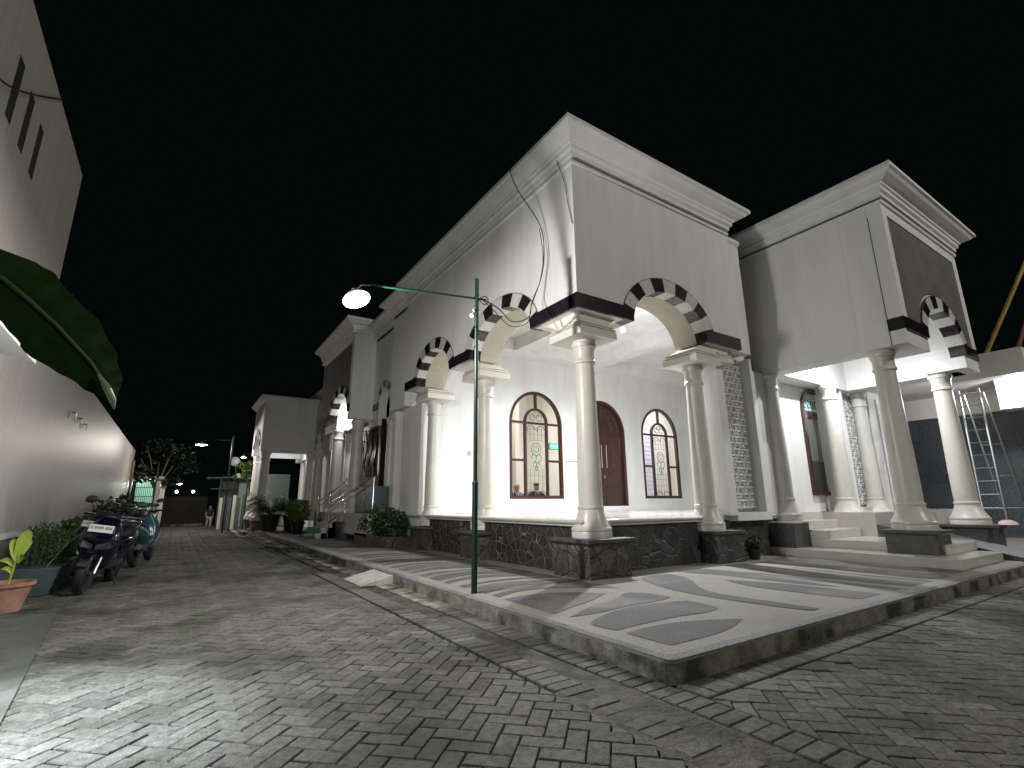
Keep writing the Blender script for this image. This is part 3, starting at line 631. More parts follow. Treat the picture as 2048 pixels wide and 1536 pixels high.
dr.build('entrance_door',[wood,mat('mirror_door_glass',(.5,.5,.52),.08,metal=1)],MQ)
ld=MB(); ld.box(4.1,5.1,12.9,18.8,.3,.86)
for k in range(4): ld.box(3.55+k*.15-.02,4.1,15.8,17.1,.125+.0,.27+k*.148)
ld.build('entrance_steps',floorm,MQ)
# the long wing behind and the far porch
wg=MB(); A6=(21.7,.4,.5,3.6,3.1); A7=(23.4,.4,.5,3.6,3.1)
skyline(wg,'x',4.7,4.95,19.0,26.5,[A6,A7],5.75,3.1); wg.box(4.95,5.2,19,26.5,.1,5.75)
A8=(23.9,.9,.6,3.5,3.2)
skyline(wg,'x',2.62,2.9,22.5,25.4,[A8],5.35,3.25); wg.box(2.901,4.69,22.5,22.7,3.2,5.35); wg.box(2.9,4.69,22.7,25.2,4.2,4.4); wg.box(2.901,4.69,25.2,25.4,3.2,5.35)
wg.build('street_wing',white,MQ)
voussoirs('x',2.6,2.75,*A8[:4],.2,9); voussoirs('x',4.685,4.85,*A6[:4],.15,7); voussoirs('x',4.685,4.85,*A7[:4],.15,7)
cn=MB(); sweep(cn,[(2.62,25.5),(2.62,22.5),(4.95,22.5)],[(-.2,5.55),(.2,5.55),(.22,5.48),(.12,5.38),(0,5.3),(-.2,5.3)]); sweep(cn,[(4.7,26.5),(4.7,19.0)],[(-.2,5.9),(.12,5.9),(.1,5.8),(0,5.72),(-.2,5.72)]); cn.build('eave_moulding',white,MQ)
for x,y in ((2.87,22.8),(2.87,25.1),(4.55,20.9),(4.55,22.4)): column(x,y,.5,3.25,.2,.17,20)
pedestal(2.6,3.15,22.5,23.1,.12,.5,m_=darkslab); pedestal(2.6,3.15,24.85,25.4,.12,.5,m_=darkslab)
ds=MB(); ds.box(4.64,4.69,22.9,23.9,.8,3.1,0); ds.build('side_door',wood,MQ)
# ================================================================= LAMPS OF THE PORCHES
def ceiling_bulb(loc,w,label,r=.05,col=(.93,.95,1),amb=.12,drop=.06):
    t_=thing('ceiling_lamp',label,'ceiling lamp',loc)
    x,y,z=loc; MB().lathe([(.06,z+drop+.06),(.06,z+drop+.03),(.012,z+drop+.02),(.012,z+.06),(.03,z+.05),(.03,z+.03)],x,y,12).build('lamp_holder',white,t_,smooth=True)
    MB().lathe([(.02,z+.03),(.045,z+.01),(.05,z-.02),(.04,z-.055),(.015,z-.075)],x,y,14).build('bulb',bulbm,t_,smooth=True)
    lamp('porch_light',(x,y,z-.12),w*4*(1-amb),col,r,down=1); lamp('porch_glow',(x,y,z-.14),w*amb,col,r)
    return t_
ceiling_bulb((7.95,7.43,4.9),450,'bare bulb glowing in the ceiling coffer of the corner porch',drop=.48,amb=.05)
ceiling_bulb((11.4,4.3,4.55),120,'bulb under the ceiling of the side porch with the steps',amb=.25,drop=.12)
ceiling_bulb((4.55,17.0,4.2),22,'bulb inside the street entrance portico behind the big column',amb=.3)
ceiling_bulb((3.7,24.0,3.9),30,'bulb under the far street porch')
ceiling_bulb((13.6,12.0,5.15),150,'lamp inside the hall behind the right arched window',amb=.3)
ceiling_bulb((9.9,12.2,5.15),260,'lamp inside the hall behind the left arched window',amb=.3); ceiling_bulb((7.0,12.6,5.15),90,'warm lamp inside the room behind the left arched window',col=(1,.9,.78),amb=.3)
# ================================================================= STREET LAMP
def disc_lamp(t_,x,y,z,w,r=.125,e=bulbs,col=(1,.98,.95),tilt=0,roll=0,soft=.03):
    Rm=Matrix.Rotation(-roll,3,'Y')@Matrix.Rotation(tilt,3,'X')
    def rot(mb): mb.v=[tuple(Vector((x,y,z))+Rm@(Vector(q)-Vector((x,y,z)))) for q in mb.v]; return mb
    sh=MB(); sh.lathe([(.02,z+.14),(.03,z+.11),(.05,z+.09),(r*.75,z+.05),(r,z+.0),(r,z-.012),(r*.97,z-.012),(r*.72,z+.038),(.045,z+.075)],x,y,28)
    rot(sh).build('lamp_shade',mat('white_enamel',(.75,.75,.75),.3),t_,smooth=True)
    b=MB(); b.lathe([(.02,z+.07),(.05,z+.055),(.06,z+.02),(.055,z-.01),(.035,z-.035),(.0,z-.042)],x,y,20); rot(b).build('bulb',e,t_,smooth=True)
    lamp('street_light',Vector((x,y,z))+Rm@Vector((0,0,-.10)),w,col,soft)
sl=thing('street_lamp','slim green pole at the walkway edge with a long arm and a glowing disc lamp','street lamp',(2.89,5.15,.125))
p=MB(); p.tube([(2.89,5.15,.125),(2.89,5.15,1.32),(2.89,5.15,1.33)],.034,14); p.tube([(2.89,5.15,1.33),(2.89,5.15,3.91)],.025,14)
for z in (1.33,): p.lathe([(.036,z-.03),(.038,z),(.028,z+.02)],2.89,5.15,14)
p.build('pole',greenp,sl,smooth=True)
p=MB(); p.tube([(3.02,5.15,3.65),(2.89,5.15,3.64),(1.52,5.15,3.49)],.014,10); p.build('arm',greenp,sl,smooth=True)
p=MB(); p.tube([(1.53,5.15,3.49),(1.42,5.15,3.47),(1.38,5.15,3.42)],.012,8); p.build('lamp_neck',steel,sl,smooth=True)
disc_lamp(sl,1.38,5.15,3.29,470,r=.145,tilt=R_(-21),roll=R_(13),soft=.03)
for k,z in enumerate((3.62,3.5,3.2,2.95)): sl_c=MB(); sl_c.tube([(2.89+.032*math.cos(t),5.15+.032*math.sin(t),z+.012*t) for t in [k_*.6 for k_ in range(14)]],.005,5); sl_c.build('cable_wrap',cablem,sl)
c_=MB(); c_.tube([(2.85,5.12,3.42),(2.78,5.08,3.36)],.028,10); c_.tube([(2.83,5.13,3.46),(2.87,5.14,3.50)],.015,8); c_.build('light_sensor',mat('beige_plastic',(.45,.42,.36),.5),sl,smooth=True)
pc=MB()
def sag(pts,r=.007,mb=None): 
    q=[]; P_=[Vector(a) for a in pts]
    for i in range(len(P_)-1):
        p0=P_[max(i-1,0)];p1=P_[i];p2=P_[i+1];p3=P_[min(i+2,len(P_)-1)]
        for k in range(6):
            t_=k/6; q.append(tuple(.5*((2*p1)+(p2-p0)*t_+(2*p0-5*p1+4*p2-p3)*t_*t_+(3*p1-p0-3*p2+p3)*t_**3)))
    q.append(tuple(P_[-1])); mb.tube(q,r,6)
sag([(4.12,6.25,6.78),(4.12,6.0,6.2),(4.38,5.74,5.48),(4.38,5.65,4.91),(4.36,5.73,4.51),(4.2,5.75,4.1),(3.95,5.5,3.72),(3.6,5.4,3.55),(3.2,5.12,3.56),(2.95,5.15,3.66)],.008,pc)
sag([(4.40,5.78,5.44),(4.39,5.69,4.9),(4.37,5.76,4.5),(4.22,5.8,4.05),(4.0,5.6,3.68),(3.6,5.45,3.5),(3.2,5.2,3.54),(2.95,5.17,3.68)],.006,pc)
sag([(2.95,5.15,3.66),(3.02,5.15,3.70),(3.06,5.15,3.64),(3.0,5.14,3.58),(2.93,5.15,3.62)],.006,pc)
tag(pc.build('power_cable',cablem),'black double cable looping from the eaves down to the green lamp pole','cable')
pc=MB(); sag([(4.42,5.36,6.6),(4.44,5.30,6.35),(4.47,5.2,5.98),(4.47,5.13,5.55),(4.485,5.07,5.2)],.006,pc)
tag(pc.build('wall_cable',cablem),'short black cable running down the corner of the white wall below the eaves','cable')
# lamps outside the frame that light the foreground: a low post lamp left of the view, a street lamp behind the camera
def pole_lamp(x,y,h,lx,ly,w,label,group=None,bulb=bulbs,col=(1,.96,.88),r=.125,pm=greenp):
    t_=thing('street_lamp',label,'street lamp',(x,y,0),group)
    p=MB(); p.tube([(x,y,0),(x,y,h+.2)],.035,10); p.build('pole',pm,t_,smooth=True)
    p=MB(); p.tube([(x,y,h),(lx,ly,h-.02)],.018,8); p.tube([(lx,ly,h-.02),(lx,ly,h-.1)],.012,8); p.build('arm',pm,t_,smooth=True)
    disc_lamp(t_,lx,ly,h-.22,w,r,bulb,col); return t_
pole_lamp(12.5,-11.6,12.0,12.0,-10.8,3600,'street lamp standing behind the photographer')
al=thing('garden_lamp','low white lamp on a short post beside the grey house, just left of the view','lamp',(-1.05,3.45,0))
MB().tube([(-1.05,3.45,0),(-1.05,3.45,1.34)],.02,8).build('post',steel,al,smooth=True)
MB().lathe([(.02,1.34),(.06,1.36),(.07,1.44),(.05,1.50),(0,1.52)],-1.05,3.45,14).build('globe',glow('lamp_globe',(.9,.95,1),9),al,smooth=True)
lamp('garden_light',(-.93,3.45,1.40),95,(.84,.91,1),.03)
o_=lamp('garden_downlight',(-.98,3.45,1.26),480,(.80,.89,1),.03,down=1); o_.data.spot_size=R_(118); o_.data.spot_blend=.5
# far lamps down the street
pole_lamp(1.75,24.6,3.85,.62,25.0,300,'second street lamp down the lane, its arm slanting from the right',col=(1,.93,.84),r=.22,bulb=bulbm)
pole_lamp(3.4,28.6,3.7,2.62,28.9,40,'third street lamp, near the satellite dish',bulb=bulbm,r=.15)
pole_lamp(-.75,31,2.4,.05,31,25,'low lamp at the end of the lane on a slanting arm',bulb=bulbm,r=.16)
for i,(x,z) in enumerate(((-.03,1.78),(.68,1.79))):
    t_=thing('gate_lamp',('left','right')[i]+' one of the two low lamps over the dark gate at the lane end','lamp',(x,30.6,z))
    MB().lathe([(.02,z+.12),(.09,z+.06),(.09,z+.03)],x,30.6,10).build('lamp_shade',white,t_); MB().lathe([(.02,z+.03),(.06,z),(.02,z-.05)],x,30.6,10).build('bulb',bulbm,t_,smooth=True)
    lamp('gate_light',(x,30.5,z-.12),6,(.9,.85,1),.05)
# ================================================================= LEFT HOUSE
H=thing('house','tall grey satin-painted house wall with three slots and a lower wing along the lane','house',(-1.8,5,0))
hw=MB()
XL=-1.8
def slotwall(mb,x0,x1,y0,y1,z0,z1,slots,mi=0):
    ys=sorted({y0,y1}|{s for a in slots for s in a[:2]})
    for i in range(len(ys)-1):
        c=(ys[i]+ys[i+1])/2; cur=z0
        for a in sorted(slots,key=lambda a:a[2]):
            if a[0]<c<a[1]: mb.box(x0,x1,ys[i],ys[i+1],cur,a[2],mi); cur=a[3]
        mb.box(x0,x1,ys[i],ys[i+1],cur,z1,mi)
sl3=[(5.93,6.12,4.72,5.42),(6.40,6.59,4.70,5.38),(6.88,7.07,4.68,5.33)]
for a_ in sl3: hw.box(XL-.25,XL-.003,a_[0]+.0,a_[1]-.0,a_[2]+.0,a_[3]-.0,1)  # shade inside the slots painted as nearly flush black fillings
slotwall(hw,XL-.25,XL,-3,9.12,.77,6.02,sl3); hw.box(XL-.28,XL-.251,5.5,7.3,4.5,5.6,1)
slotwall(hw,XL-.25,XL,9.12,28,.77,3.52,[(11.75,11.83,2.66,2.80),(12.55,12.63,2.66,2.80),(13.35,13.43,2.66,2.80)]); hw.box(XL-.28,XL-.251,11,14,2.5,3,1)
hw.build('wall',[leftw,mat('slot_shade_black',(.01,.01,.01),.9)],H)
MB().box(XL-.3,XL+.03,-3,28,.70,.77).build('plinth_ledge',mat('pale_ledge',(.5,.5,.48),.6),H)
MB().box(XL-.26,XL+.012,-3,28,-.02,.70).build('plinth',plinthg,H)
a_=MB(); a_.loft([[(XL,2.5,2.62),(-1.27,2.5,2.50),(-1.27,2.5,2.56),(XL,2.5,2.70)],[(XL,6.68,2.62),(-1.35,6.65,2.50),(-1.35,6.65,2.56),(XL,6.68,2.70)]]); a_.build('awning',mat('white_awning',(.8,.8,.8),.4),H)
pb=MB(); pb.tube([(XL,5.3,5.0),(XL+.05,7.35,6.0-.05)],.0,4) if 0 else sag([(XL+.03,4.5,4.55),(XL+.03,5.7,4.88),(XL+.03,7.3,5.98)],.01,pb); tag(pb.build('roof_cable',cablem),'thin dark cable crossing the upper part of the grey house wall','cable')
dp=MB()
for y_ in (27.0,): dp.tube([(XL+.08,y_,.0),(XL+.08,y_,3.0)],.045,8)
tag(dp.build('drain_pipe',mat('brown_pipe',(.10,.06,.05),.5)),'dark brown pipe at the far end of the grey wall','pipe')
for y_,z_,l_ in ((12.0,2.66,.13),(12.7,2.68,.10),(13.4,2.64,.12)):
    MB().tube([(XL,y_,z_+l_),(XL+.05,y_,z_+l_),(XL+.06,y_,z_+l_-.02),(XL+.06,y_,z_)],.016,8).build('vent_pipe',steel,H,smooth=True)
# banana plant: one great leaf reaches into the frame
bn=thing('banana_plant','big banana leaf hanging into the picture in front of the grey house','banana plant',(-1.0,1.3,0))
mid=[(-.62,1.45,1.52),(-.50,1.46,1.60),(-.39,1.5,1.605),(-.34,1.5,1.565),(-.28,1.5,1.51),(-.21,1.5,1.435),(-.175,1.5,1.385),(-.155,1.5,1.352)]
wd=[(.05,.045),(.068,.055),(.072,.060),(.078,.072),(.070,.078),(.056,.062),(.033,.035),(.004,.004)]
lm=MB(); vs=[]; NS=42
P_=[Vector(a) for a in mid]
for i in range(NS+1):
    f=i/NS*(len(P_)-1); k=min(int(f),len(P_)-2); q=f-k; c=P_[k].lerp(P_[k+1],q); a=wd[k][0]*(1-q)+wd[k+1][0]*q; b=wd[k][1]*(1-q)+wd[k+1][1]*q
    d=(P_[min(k+1,len(P_)-1)]-P_[k]).normalized(); nrm=Vector((-d.z,0,d.x)).normalized()
    if nrm.z<0: nrm=-nrm
    wv=1+.06*math.sin(i*.55)+.03*math.sin(i*1.3)
    for s_ in (-1,-.66,-.33,0,.33,.66,1):
        ww=(a if s_>0 else b)*wv*s_
        vs.append(tuple(c+nrm*ww+Vector((0,.012*abs(s_)+.003*math.sin(i*1.3+s_*3)*abs(s_),0))))
lm.add(vs,[(7*i+j,7*i+j+1,7*i+j+8,7*i+j+7) for i in range(NS) for j in range(6)])
bl=mat('banana_leaf_green',(.011,.036,.008),.5,(.018,.055,.012),scale=30,stretch=(1,1,1),spec=.12)
lm.build('leaf',bl,bn,smooth=True)
lm=MB(); lm.tube([(-1.0,1.3,.9),(-.85,1.4,1.35)]+mid,[.03,.02,.012,.009,.006,.005,.0045,.004,.003,.002],8); lm.build('midrib',mat('midrib_green',(.05,.11,.03),.5),bn,smooth=True)
lm=MB(); lm.tube([(-.19,1.49,1.405),(-.17,1.485,1.375),(-.155,1.485,1.345),(-.150,1.487,1.325)],[.003,.008,.007,.002],8); lm.build('dry_leaf_tip',mat('dry_tip',(.28,.34,.22),.5),bn,smooth=True)
lm=MB(); lm.tube([(-1.0,1.3,0),(-1.01,1.3,.5),(-1.0,1.3,1.0)],[.09,.075,.05],12); lm.build('stem',mat('stem_green',(.08,.12,.05),.6),bn,smooth=True)
# ================================================================= PLANTS
def leaves(mb,cx,cy,cz,rx,ry,rz,n,s,shell=.5,mi=0,up=.3,asp=.45):
    for _ in range(n):
        while 1:
            d=Vector((random.uniform(-1,1),random.uniform(-1,1),random.uniform(-1,1)))
            if shell<d.length<1: break
        p=Vector((cx+d.x*rx,cy+d.y*ry,cz+d.z*rz)); a=Vector((random.gauss(0,1),random.gauss(0,1),random.gauss(up,.7))).normalized()
        b=a.cross(Vector((random.gauss(0,1),random.gauss(0,1),random.gauss(0,1)))).normalized(); l=s*random.uniform(.6,1.4); w_=l*asp
        n_=a.cross(b)*l*.15
        mb.add([p,p+a*l*.5+b*w_+n_,p+a*l,p+a*l*.5-b*w_+n_],[(0,1,2),(0,2,3)],random.choice((mi,mi,mi+1)) if mi>=0 else 0)
def frond(mb,base,az,L,h,droop,n=14,lw=.12,mi=0):
    b=Vector(base); d=Vector((math.cos(az),math.sin(az),0)); pts=[]
    for k in range(n+1):
        t_=k/n; pts.append(b+d*L*t_*(1-.15*t_)+Vector((0,0,h*math.sin(t_*1.9)-droop*t_*t_)))
    mb.tube([tuple(p) for p in pts],.004,4,mi)
    s_=Vector((-d.y,d.x,0))
    for k in range(2,n+1):
        l=lw*math.sin(math.pi*(k/n)*.85+.25)
        for sg in (-1,1):
            q=pts[k]+s_*sg*l*random.uniform(.8,1.1)+d*l*.6+Vector((0,0,-l*random.uniform(.1,.6))); w_=d*.014
            mb.add([pts[k]-w_,pts[k]+w_,q],[(0,1,2)],mi+random.randint(0,1))
def potprof(r,h,z=0,rim_=.12): return [(r*.68,z),(r*.8,z+h*.4),(r*.97,z+h*(1-rim_)),(r*1.06,z+h*(1-rim_)),(r*1.08,z+h),(r*.95,z+h),(r*.93,z+h*.9),(0,z+h*.9)]
lgm=[lg,dg,bark]
def potted(name,label,x,y,z,r,h,fol,potm,group=None,cat='potted plant'):
    t_=thing(name,label,cat,(x,y,z),group); MB().lathe(potprof(r,h,z),x,y,24).build('pot',potm,t_,smooth=True)
    MB().lathe([(r*.9,z+h*.86),(0,z+h*.88)],x,y,16).build('soil',soil,t_)
    m_=MB(); fol(m_); m_.build('foliage',lgm if name!='broad_leaf_plant' else [yg,yg],t_); return t_
# broad-leaved plant in the terracotta pot at the left edge
def broad(m_):
    def leaf(b,tip,w_,bend=.04,mi=0):
        b=Vector(b);t_=Vector(tip);d=t_-b; s_=d.cross(Vector((.5,-1,.2))).normalized(); n_=6; vs=[]
        for k in range(n_+1):
            q=k/n_; c=b+d*q+Vector((0,0,bend*math.sin(q*math.pi))); ww=w_*math.sin(math.pi*min(1,q*.86+.12))**.8
            if k==n_: ww=.002
            vs+=[c-s_*ww,c+Vector((0,.012,-.008)),c+s_*ww]
        m_.add(vs,[(3*k+j,3*k+j+1,3*k+j+4,3*k+j+3) for k in range(n_) for j in range(2)],mi)
    B=(-1.42,7.86,.28)
    m_.tube([B,(-1.40,7.85,.5),(-1.385,7.84,.62)],.011,6)
    leaf((-1.385,7.84,.56),(-1.33,7.80,.86),.062); leaf((-1.385,7.84,.52),(-1.45,7.80,.76),.055); leaf((-1.38,7.84,.5),(-1.31,7.80,.56),.03); leaf((-1.4,7.85,.46),(-1.53,7.8,.53),.028); leaf((-1.4,7.85,.38),(-1.50,7.8,.44),.022); leaf((-1.38,7.84,.55),(-1.30,7.86,.74),.04)
potted('broad_leaf_plant','young plant with bright yellow-green leaves in a terracotta pot at the left edge',-1.44,7.86,0,.235,.30,broad,terr)
# bushy herb in a blue-grey trough behind the first scooter
tr=thing('shrub','feathery dark green bush spilling over a blue grey trough beside the first scooter','shrub',(-1.5,9.6,0))
MB().loft([rectloop(-1.70,-1.22,8.9,10.4,0),rectloop(-1.76,-1.15,8.85,10.45,.34)]).build('trough',mat('blue_grey_trough',(.045,.075,.09),.6,(.08,.10,.10),scale=6),tr,bevel=.01)
b=MB(); leaves(b,-1.42,9.6,.55,.32,.85,.28,4200,.026,.1,up=.8,asp=.3); leaves(b,-1.45,9.4,.72,.2,.4,.18,700,.03,.1,up=.8,asp=.3); b.build('foliage',[leafmat('leaf_moss',(.015,.045,.008),(.045,.09,.015)),dg],tr)
b=MB(); b.tube([(-1.3,9.0,.34),(-1.15,9.1,.62),(-.98,9.3,.80)],.008,5)
for k in range(9): b.tube([(-1.5+k*.04,9.0+k*.12,.33),(-1.5+k*.05,9+k*.13,.6)],.006,4)
b.build('stem',bark,tr)
for i,(x,y,h_,lb) in enumerate(((-1.45,12.6,.85,'leafy plant between the parked scooters and the wall'),(-1.45,16.5,1.15,'taller leafy plant further along the grey wall'),(-1.4,21,1.4,'dark plant near the end of the grey wall'))):
    potted('bush',lb,x,y,0,.2,.3,lambda m_,x=x,y=y,h_=h_:(m_.tube([(x,y,.28),(x,y,h_*.6)],.015,5,2),leaves(m_,x,y,h_*.72,.28,.4,h_*.38,420,.09)),mat('black_plastic_pot',(.02,.02,.02),.6),group='plants in pots along the grey wall')
# planting beside the corner porch
pl_=thing('flowering_shrub','low dark shrub with small white flowers between the stone pedestals','shrub',(4.35,12.2,.12))
MB().box(4.1,4.72,11.35,13.9,.12,.36).build('planter_box',stoneP,pl_)
b=MB(); leaves(b,4.35,11.8,.62,.35,.7,.36,1300,.06); leaves(b,4.35,13.2,.60,.32,.8,.34,1100,.06); leaves(b,4.25,12.5,.72,.25,1.3,.35,500,.06)
for _ in range(26): leaves(b,4.2+random.uniform(-.1,.2),random.uniform(11.3,13.9),random.uniform(.5,.95),.02,.02,.02,2,.035,0,3)
b.build('foliage',[dg,lg,bark,mat('white_petals',(.6,.6,.58),.5),mat('white_petals_b',(.5,.5,.48),.5)],pl_)
b=MB()
for k in range(10): b.tube([(4.35,11.5+k*.25,.3),(4.3+random.uniform(-.2,.2),11.5+k*.25+random.uniform(-.2,.2),.95)],.008,4)
b.build('stem',bark,pl_)
potted('small_fern','small fern in a dark pot on the terrace beside the right stone pedestal',8.42,5.18,.125,.115,.17,lambda m_:([frond(m_,(8.42,5.18,.28),a*.55,random.uniform(.18,.3),random.uniform(.12,.25),.12,10,.05) for a in range(12)],leaves(m_,8.42,5.18,.38,.15,.15,.1,90,.07)),mat('dark_green_pot',(.03,.045,.03),.5))
def palm(x,y,z,s=1.0): return lambda m_:[frond(m_,(x,y,z),random.uniform(0,6.28),s*random.uniform(.5,.95),s*random.uniform(.35,.8),s*random.uniform(.1,.5),16,.2*s) for _ in range(75)]
lgm=[leafmat('palm_yellow_green',(.06,.11,.015),(.14,.20,.03)),lg,bark]
potted('potted_palm','bushy palm in a large round black pot at the edge of the walkway',3.1,21.6,.125,.38,.62,palm(3.1,21.6,.7,1.25),mat('black_pot',(.02,.025,.028),.5))
potted('potted_palm','palm in a square-looking black pot just behind the big round one',3.75,21.0,.125,.3,.6,palm(3.75,21.0,.7,.9),blackp)
potted('potted_fern','small yellowing fern on a stand left of the big potted palm',2.85,22.9,.125,.2,.6,lambda m_:[frond(m_,(2.85,22.9,.7),k*.5,.55,.3,.35,12,.1) for k in range(14)],mat('brown_pot',(.05,.03,.02),.6))
def green_shrub(x,y,lb): 
    return potted('leafy_shrub',lb,x,y,.125,.22,.4,lambda m_:(leaves(m_,x,y,.85,.35,.4,.4,500,.1),m_.tube([(x,y,.45),(x,y,.9)],.02,5,2)),blackp,group='shrubs in black pots by the street entrance')
green_shrub(3.55,18.6,'dark leafy shrub in a black pot left of the entrance steps'); green_shrub(3.7,19.7,'second shrub in a black pot further along the walkway')
# trees at the end of the lane
def tree(name,label,x,y,trunk_h,cz,rx,rz,n,s,mats,r=.1,z0=0,holes=7):
    t_=thing(name,label,'tree',(x,y,z0)); m_=MB()
    m_.tube([(x,y,z0),(x+.05,y,z0+trunk_h*.5),(x,y,z0+trunk_h),(x,y,cz)],[r,r*.8,r*.6,r*.2],8)
    for k in range(6): a=k*1.05; m_.tube([(x,y,z0+trunk_h),(x+rx*.45*math.cos(a),y+rx*.45*math.sin(a),cz),(x+rx*.75*math.cos(a),y+rx*.75*math.sin(a),cz+rz*.5)],[r*.5,r*.3,r*.08],6)
    m_.build('trunk',bark,t_,smooth=True)
    c=MB()
    for k in range(holes*2):
        a=random.uniform(0,6.28); q=random.uniform(.25,.85); zz=random.uniform(-.7,.8)
        leaves(c,x+rx*q*math.cos(a),y+rx*q*math.sin(a),cz+rz*zz,rx*.36,rx*.36,rz*.3,n//(holes*2),s,.2)
    c.build('crown',mats,t_); return t_
tree('broad_tree','dark leafy tree above the houses at the left end of the lane',-.9,29.5,1.8,3.2,1.5,1.25,2600,.17,[leafmat('leaf_deep',(.003,.008,.003),(.007,.016,.006)),leafmat('leaf_deep_b',(.004,.010,.004),(.010,.022,.008))])
tree('small_tree','small tree with pale lit leaves beside the far porch',3.05,28.2,1.5,2.6,.62,.62,1300,.13,[leafmat('leaf_lit',(.10,.19,.04),(.22,.30,.07)),lg],.05)
# ================================================================= SCOOTERS
def ell(c,u,v,a,b,n=16,p=2.0):
    c=Vector(c);u=Vector(u);v=Vector(v); o=[]
    for k in range(n):
        t_=2*math.pi*k/n; ct,st_=math.cos(t_),math.sin(t_)
        o.append(tuple(c+u*(a*math.copysign(abs(ct)**(2/p),ct))+v*(b*math.copysign(abs(st_)**(2/p),st_))))
    return o
X_,Y_,Z_=(1,0,0),(0,1,0),(0,0,1)
chrome=mat('chrome',(.7,.7,.7),.12,metal=1); darkglass=mat('smoked_lens',(.05,.05,.055),.08); clearlens=mat('headlight_lens',(.16,.16,.19),.06,metal=.8); redlens=mat('red_lens',(.35,.02,.015),.15)
seatm=mat('seat_vinyl',(.018,.018,.02),.5,bump=.2,bscale=60,scale=20)
def scooter(label,paint,group,plate=True,cat='motor scooter'):
    t_=thing('motor_scooter',label,cat,(0,0,0),group)
    def wheel(y,nm,turn=0):
        m_=MB(); R0,w_=.262,.05; n=30
        prof=[(R0-.075,-w_*.7),(R0-.03,-w_),(R0-.008,-w_*.7),(R0,0),(R0-.008,w_*.7),(R0-.03,w_),(R0-.075,w_*.7)]
        L=[[(x,y+r*math.cos(2*math.pi*k/n),.262+r*math.sin(2*math.pi*k/n)) for r,x in prof] for k in range(n+1)]
        m_.loft(L,0,False); ty=m_.build(nm,rubber,t_,smooth=True)
        g=MB(); 
        L=[[(x,y+r*math.cos(2*math.pi*k/n),.262+r*math.sin(2*math.pi*k/n)) for r,x in ((.175,-.03),(.19,-.035),(.19,.035),(.175,.03))] for k in range(n+1)]; g.loft(L,0,False)
        for k in range(5): a=2*math.pi*k/5; g.tube([(0,y,.262),(.0,y+.18*math.cos(a),.262+.18*math.sin(a))],.013,6)
        g.tube([(-.06,y,.262),(.06,y,.262)],.03,10); g.build('rim',mat('dark_alloy',(.08,.08,.085),.35,metal=.7) if 'dark_alloy' not in bpy.data.materials else bpy.data.materials['dark_alloy'],ty)
        return ty
    wheel(-.66,'front_wheel'); wheel(.62,'rear_wheel')
    m_=MB(); L=[]
    for k in range(9): a=R_(25+k*16); L.append([(x,-.66-(.30)*math.cos(a),.262+.30*math.sin(a)+dz) for x,dz in ((-.065,-.03),(-.045,.012),(.045,.012),(.065,-.03))])
    m_.loft(L); m_.build('front_fender',paint,t_,smooth=True)
    m_=MB()
    for x in (-.085,.085): m_.tube([(x,-.66,.262),(x,-.58,.46),(x*.8,-.5,.62)],[.018,.018,.024],8)
    m_.build('fork',mat('fork_grey',(.3,.3,.3),.3,metal=.8) if 'fork_grey' not in bpy.data.materials else bpy.data.materials['fork_grey'],t_,smooth=True)
    m_=MB(); m_.loft([ell((0,-.40,.34),X_,Y_,.13,.07,18,2.6),ell((0,-.47,.46),X_,Y_,.19,.13,18,2.6),ell((0,-.54,.58),X_,Y_,.225,.17,18,2.6),ell((0,-.56,.70),X_,Y_,.23,.17,18,2.4),ell((0,-.52,.80),X_,Y_,.205,.14,18,2.3),ell((0,-.45,.90),X_,Y_,.15,.09,18,2.2),ell((0,-.40,.96),X_,Y_,.10,.05,18)])
    fr=m_.build('front_cowl',paint,t_,smooth=True)
    m_=MB()
    for s_ in (-1,1): m_.loft([[(s_*.02,-.735,.56),(s_*.02,-.738,.62),(s_*.02,-.70,.62),(s_*.02,-.70,.56)],[(s_*.15,-.705,.575),(s_*.15,-.70,.665),(s_*.15,-.62,.665),(s_*.15,-.62,.575)],[(s_*.215,-.63,.64),(s_*.21,-.60,.76),(s_*.19,-.55,.76),(s_*.19,-.55,.66)]])
    m_.build('headlight',clearlens,fr)
    m_=MB(); m_.loft([[( -.16,-.675,.765),(.16,-.675,.765),(.16,-.64,.765),(-.16,-.64,.765)],[(-.13,-.60,.86),(.13,-.60,.86),(.13,-.57,.86),(-.13,-.57,.86)]]); m_.build('windscreen',darkglass,fr)
    if plate:
        m_=MB(); m_.add([(-.135,-.700,.775),(.135,-.700,.775),(.135,-.672,.868),(-.135,-.672,.868)],[(0,1,2,3)],0)
        x=-.115   # dark strokes of the plate's characters, too blurred to read in the photo
        for ch in (.022,.0,.02,.02,.02,.02,.0,.02,.02,.02):
            if ch:
                m_.add([(x,-.6935,.812),(x+.005,-.6935,.812),(x+.005,-.683,.85),(x,-.683,.85)],[(0,1,2,3)],1); m_.add([(x+.011,-.6935,.812),(x+.016,-.6935,.812),(x+.016,-.683,.85),(x+.011,-.683,.85)],[(0,1,2,3)],1); m_.add([(x,-.689,.829),(x+.016,-.689,.829),(x+.016,-.6875,.834),(x,-.6875,.834)],[(0,1,2,3)],1); x+=.026
            else: x+=.016
        m_.build('number_plate',[mat('plate_white',(.62,.62,.60),.4),blackp],t_)
    m_=MB(); m_.loft([ell((0,-.42,.42),X_,Z_,.16,.13,16,2.6),ell((0,-.2,.36),X_,Z_,.15,.10,16,2.8),ell((0,.02,.38),X_,Z_,.15,.12,16,2.8),ell((0,.15,.46),X_,Z_,.165,.17,16,2.6)]); m_.build('footboard',paint,t_,smooth=True)
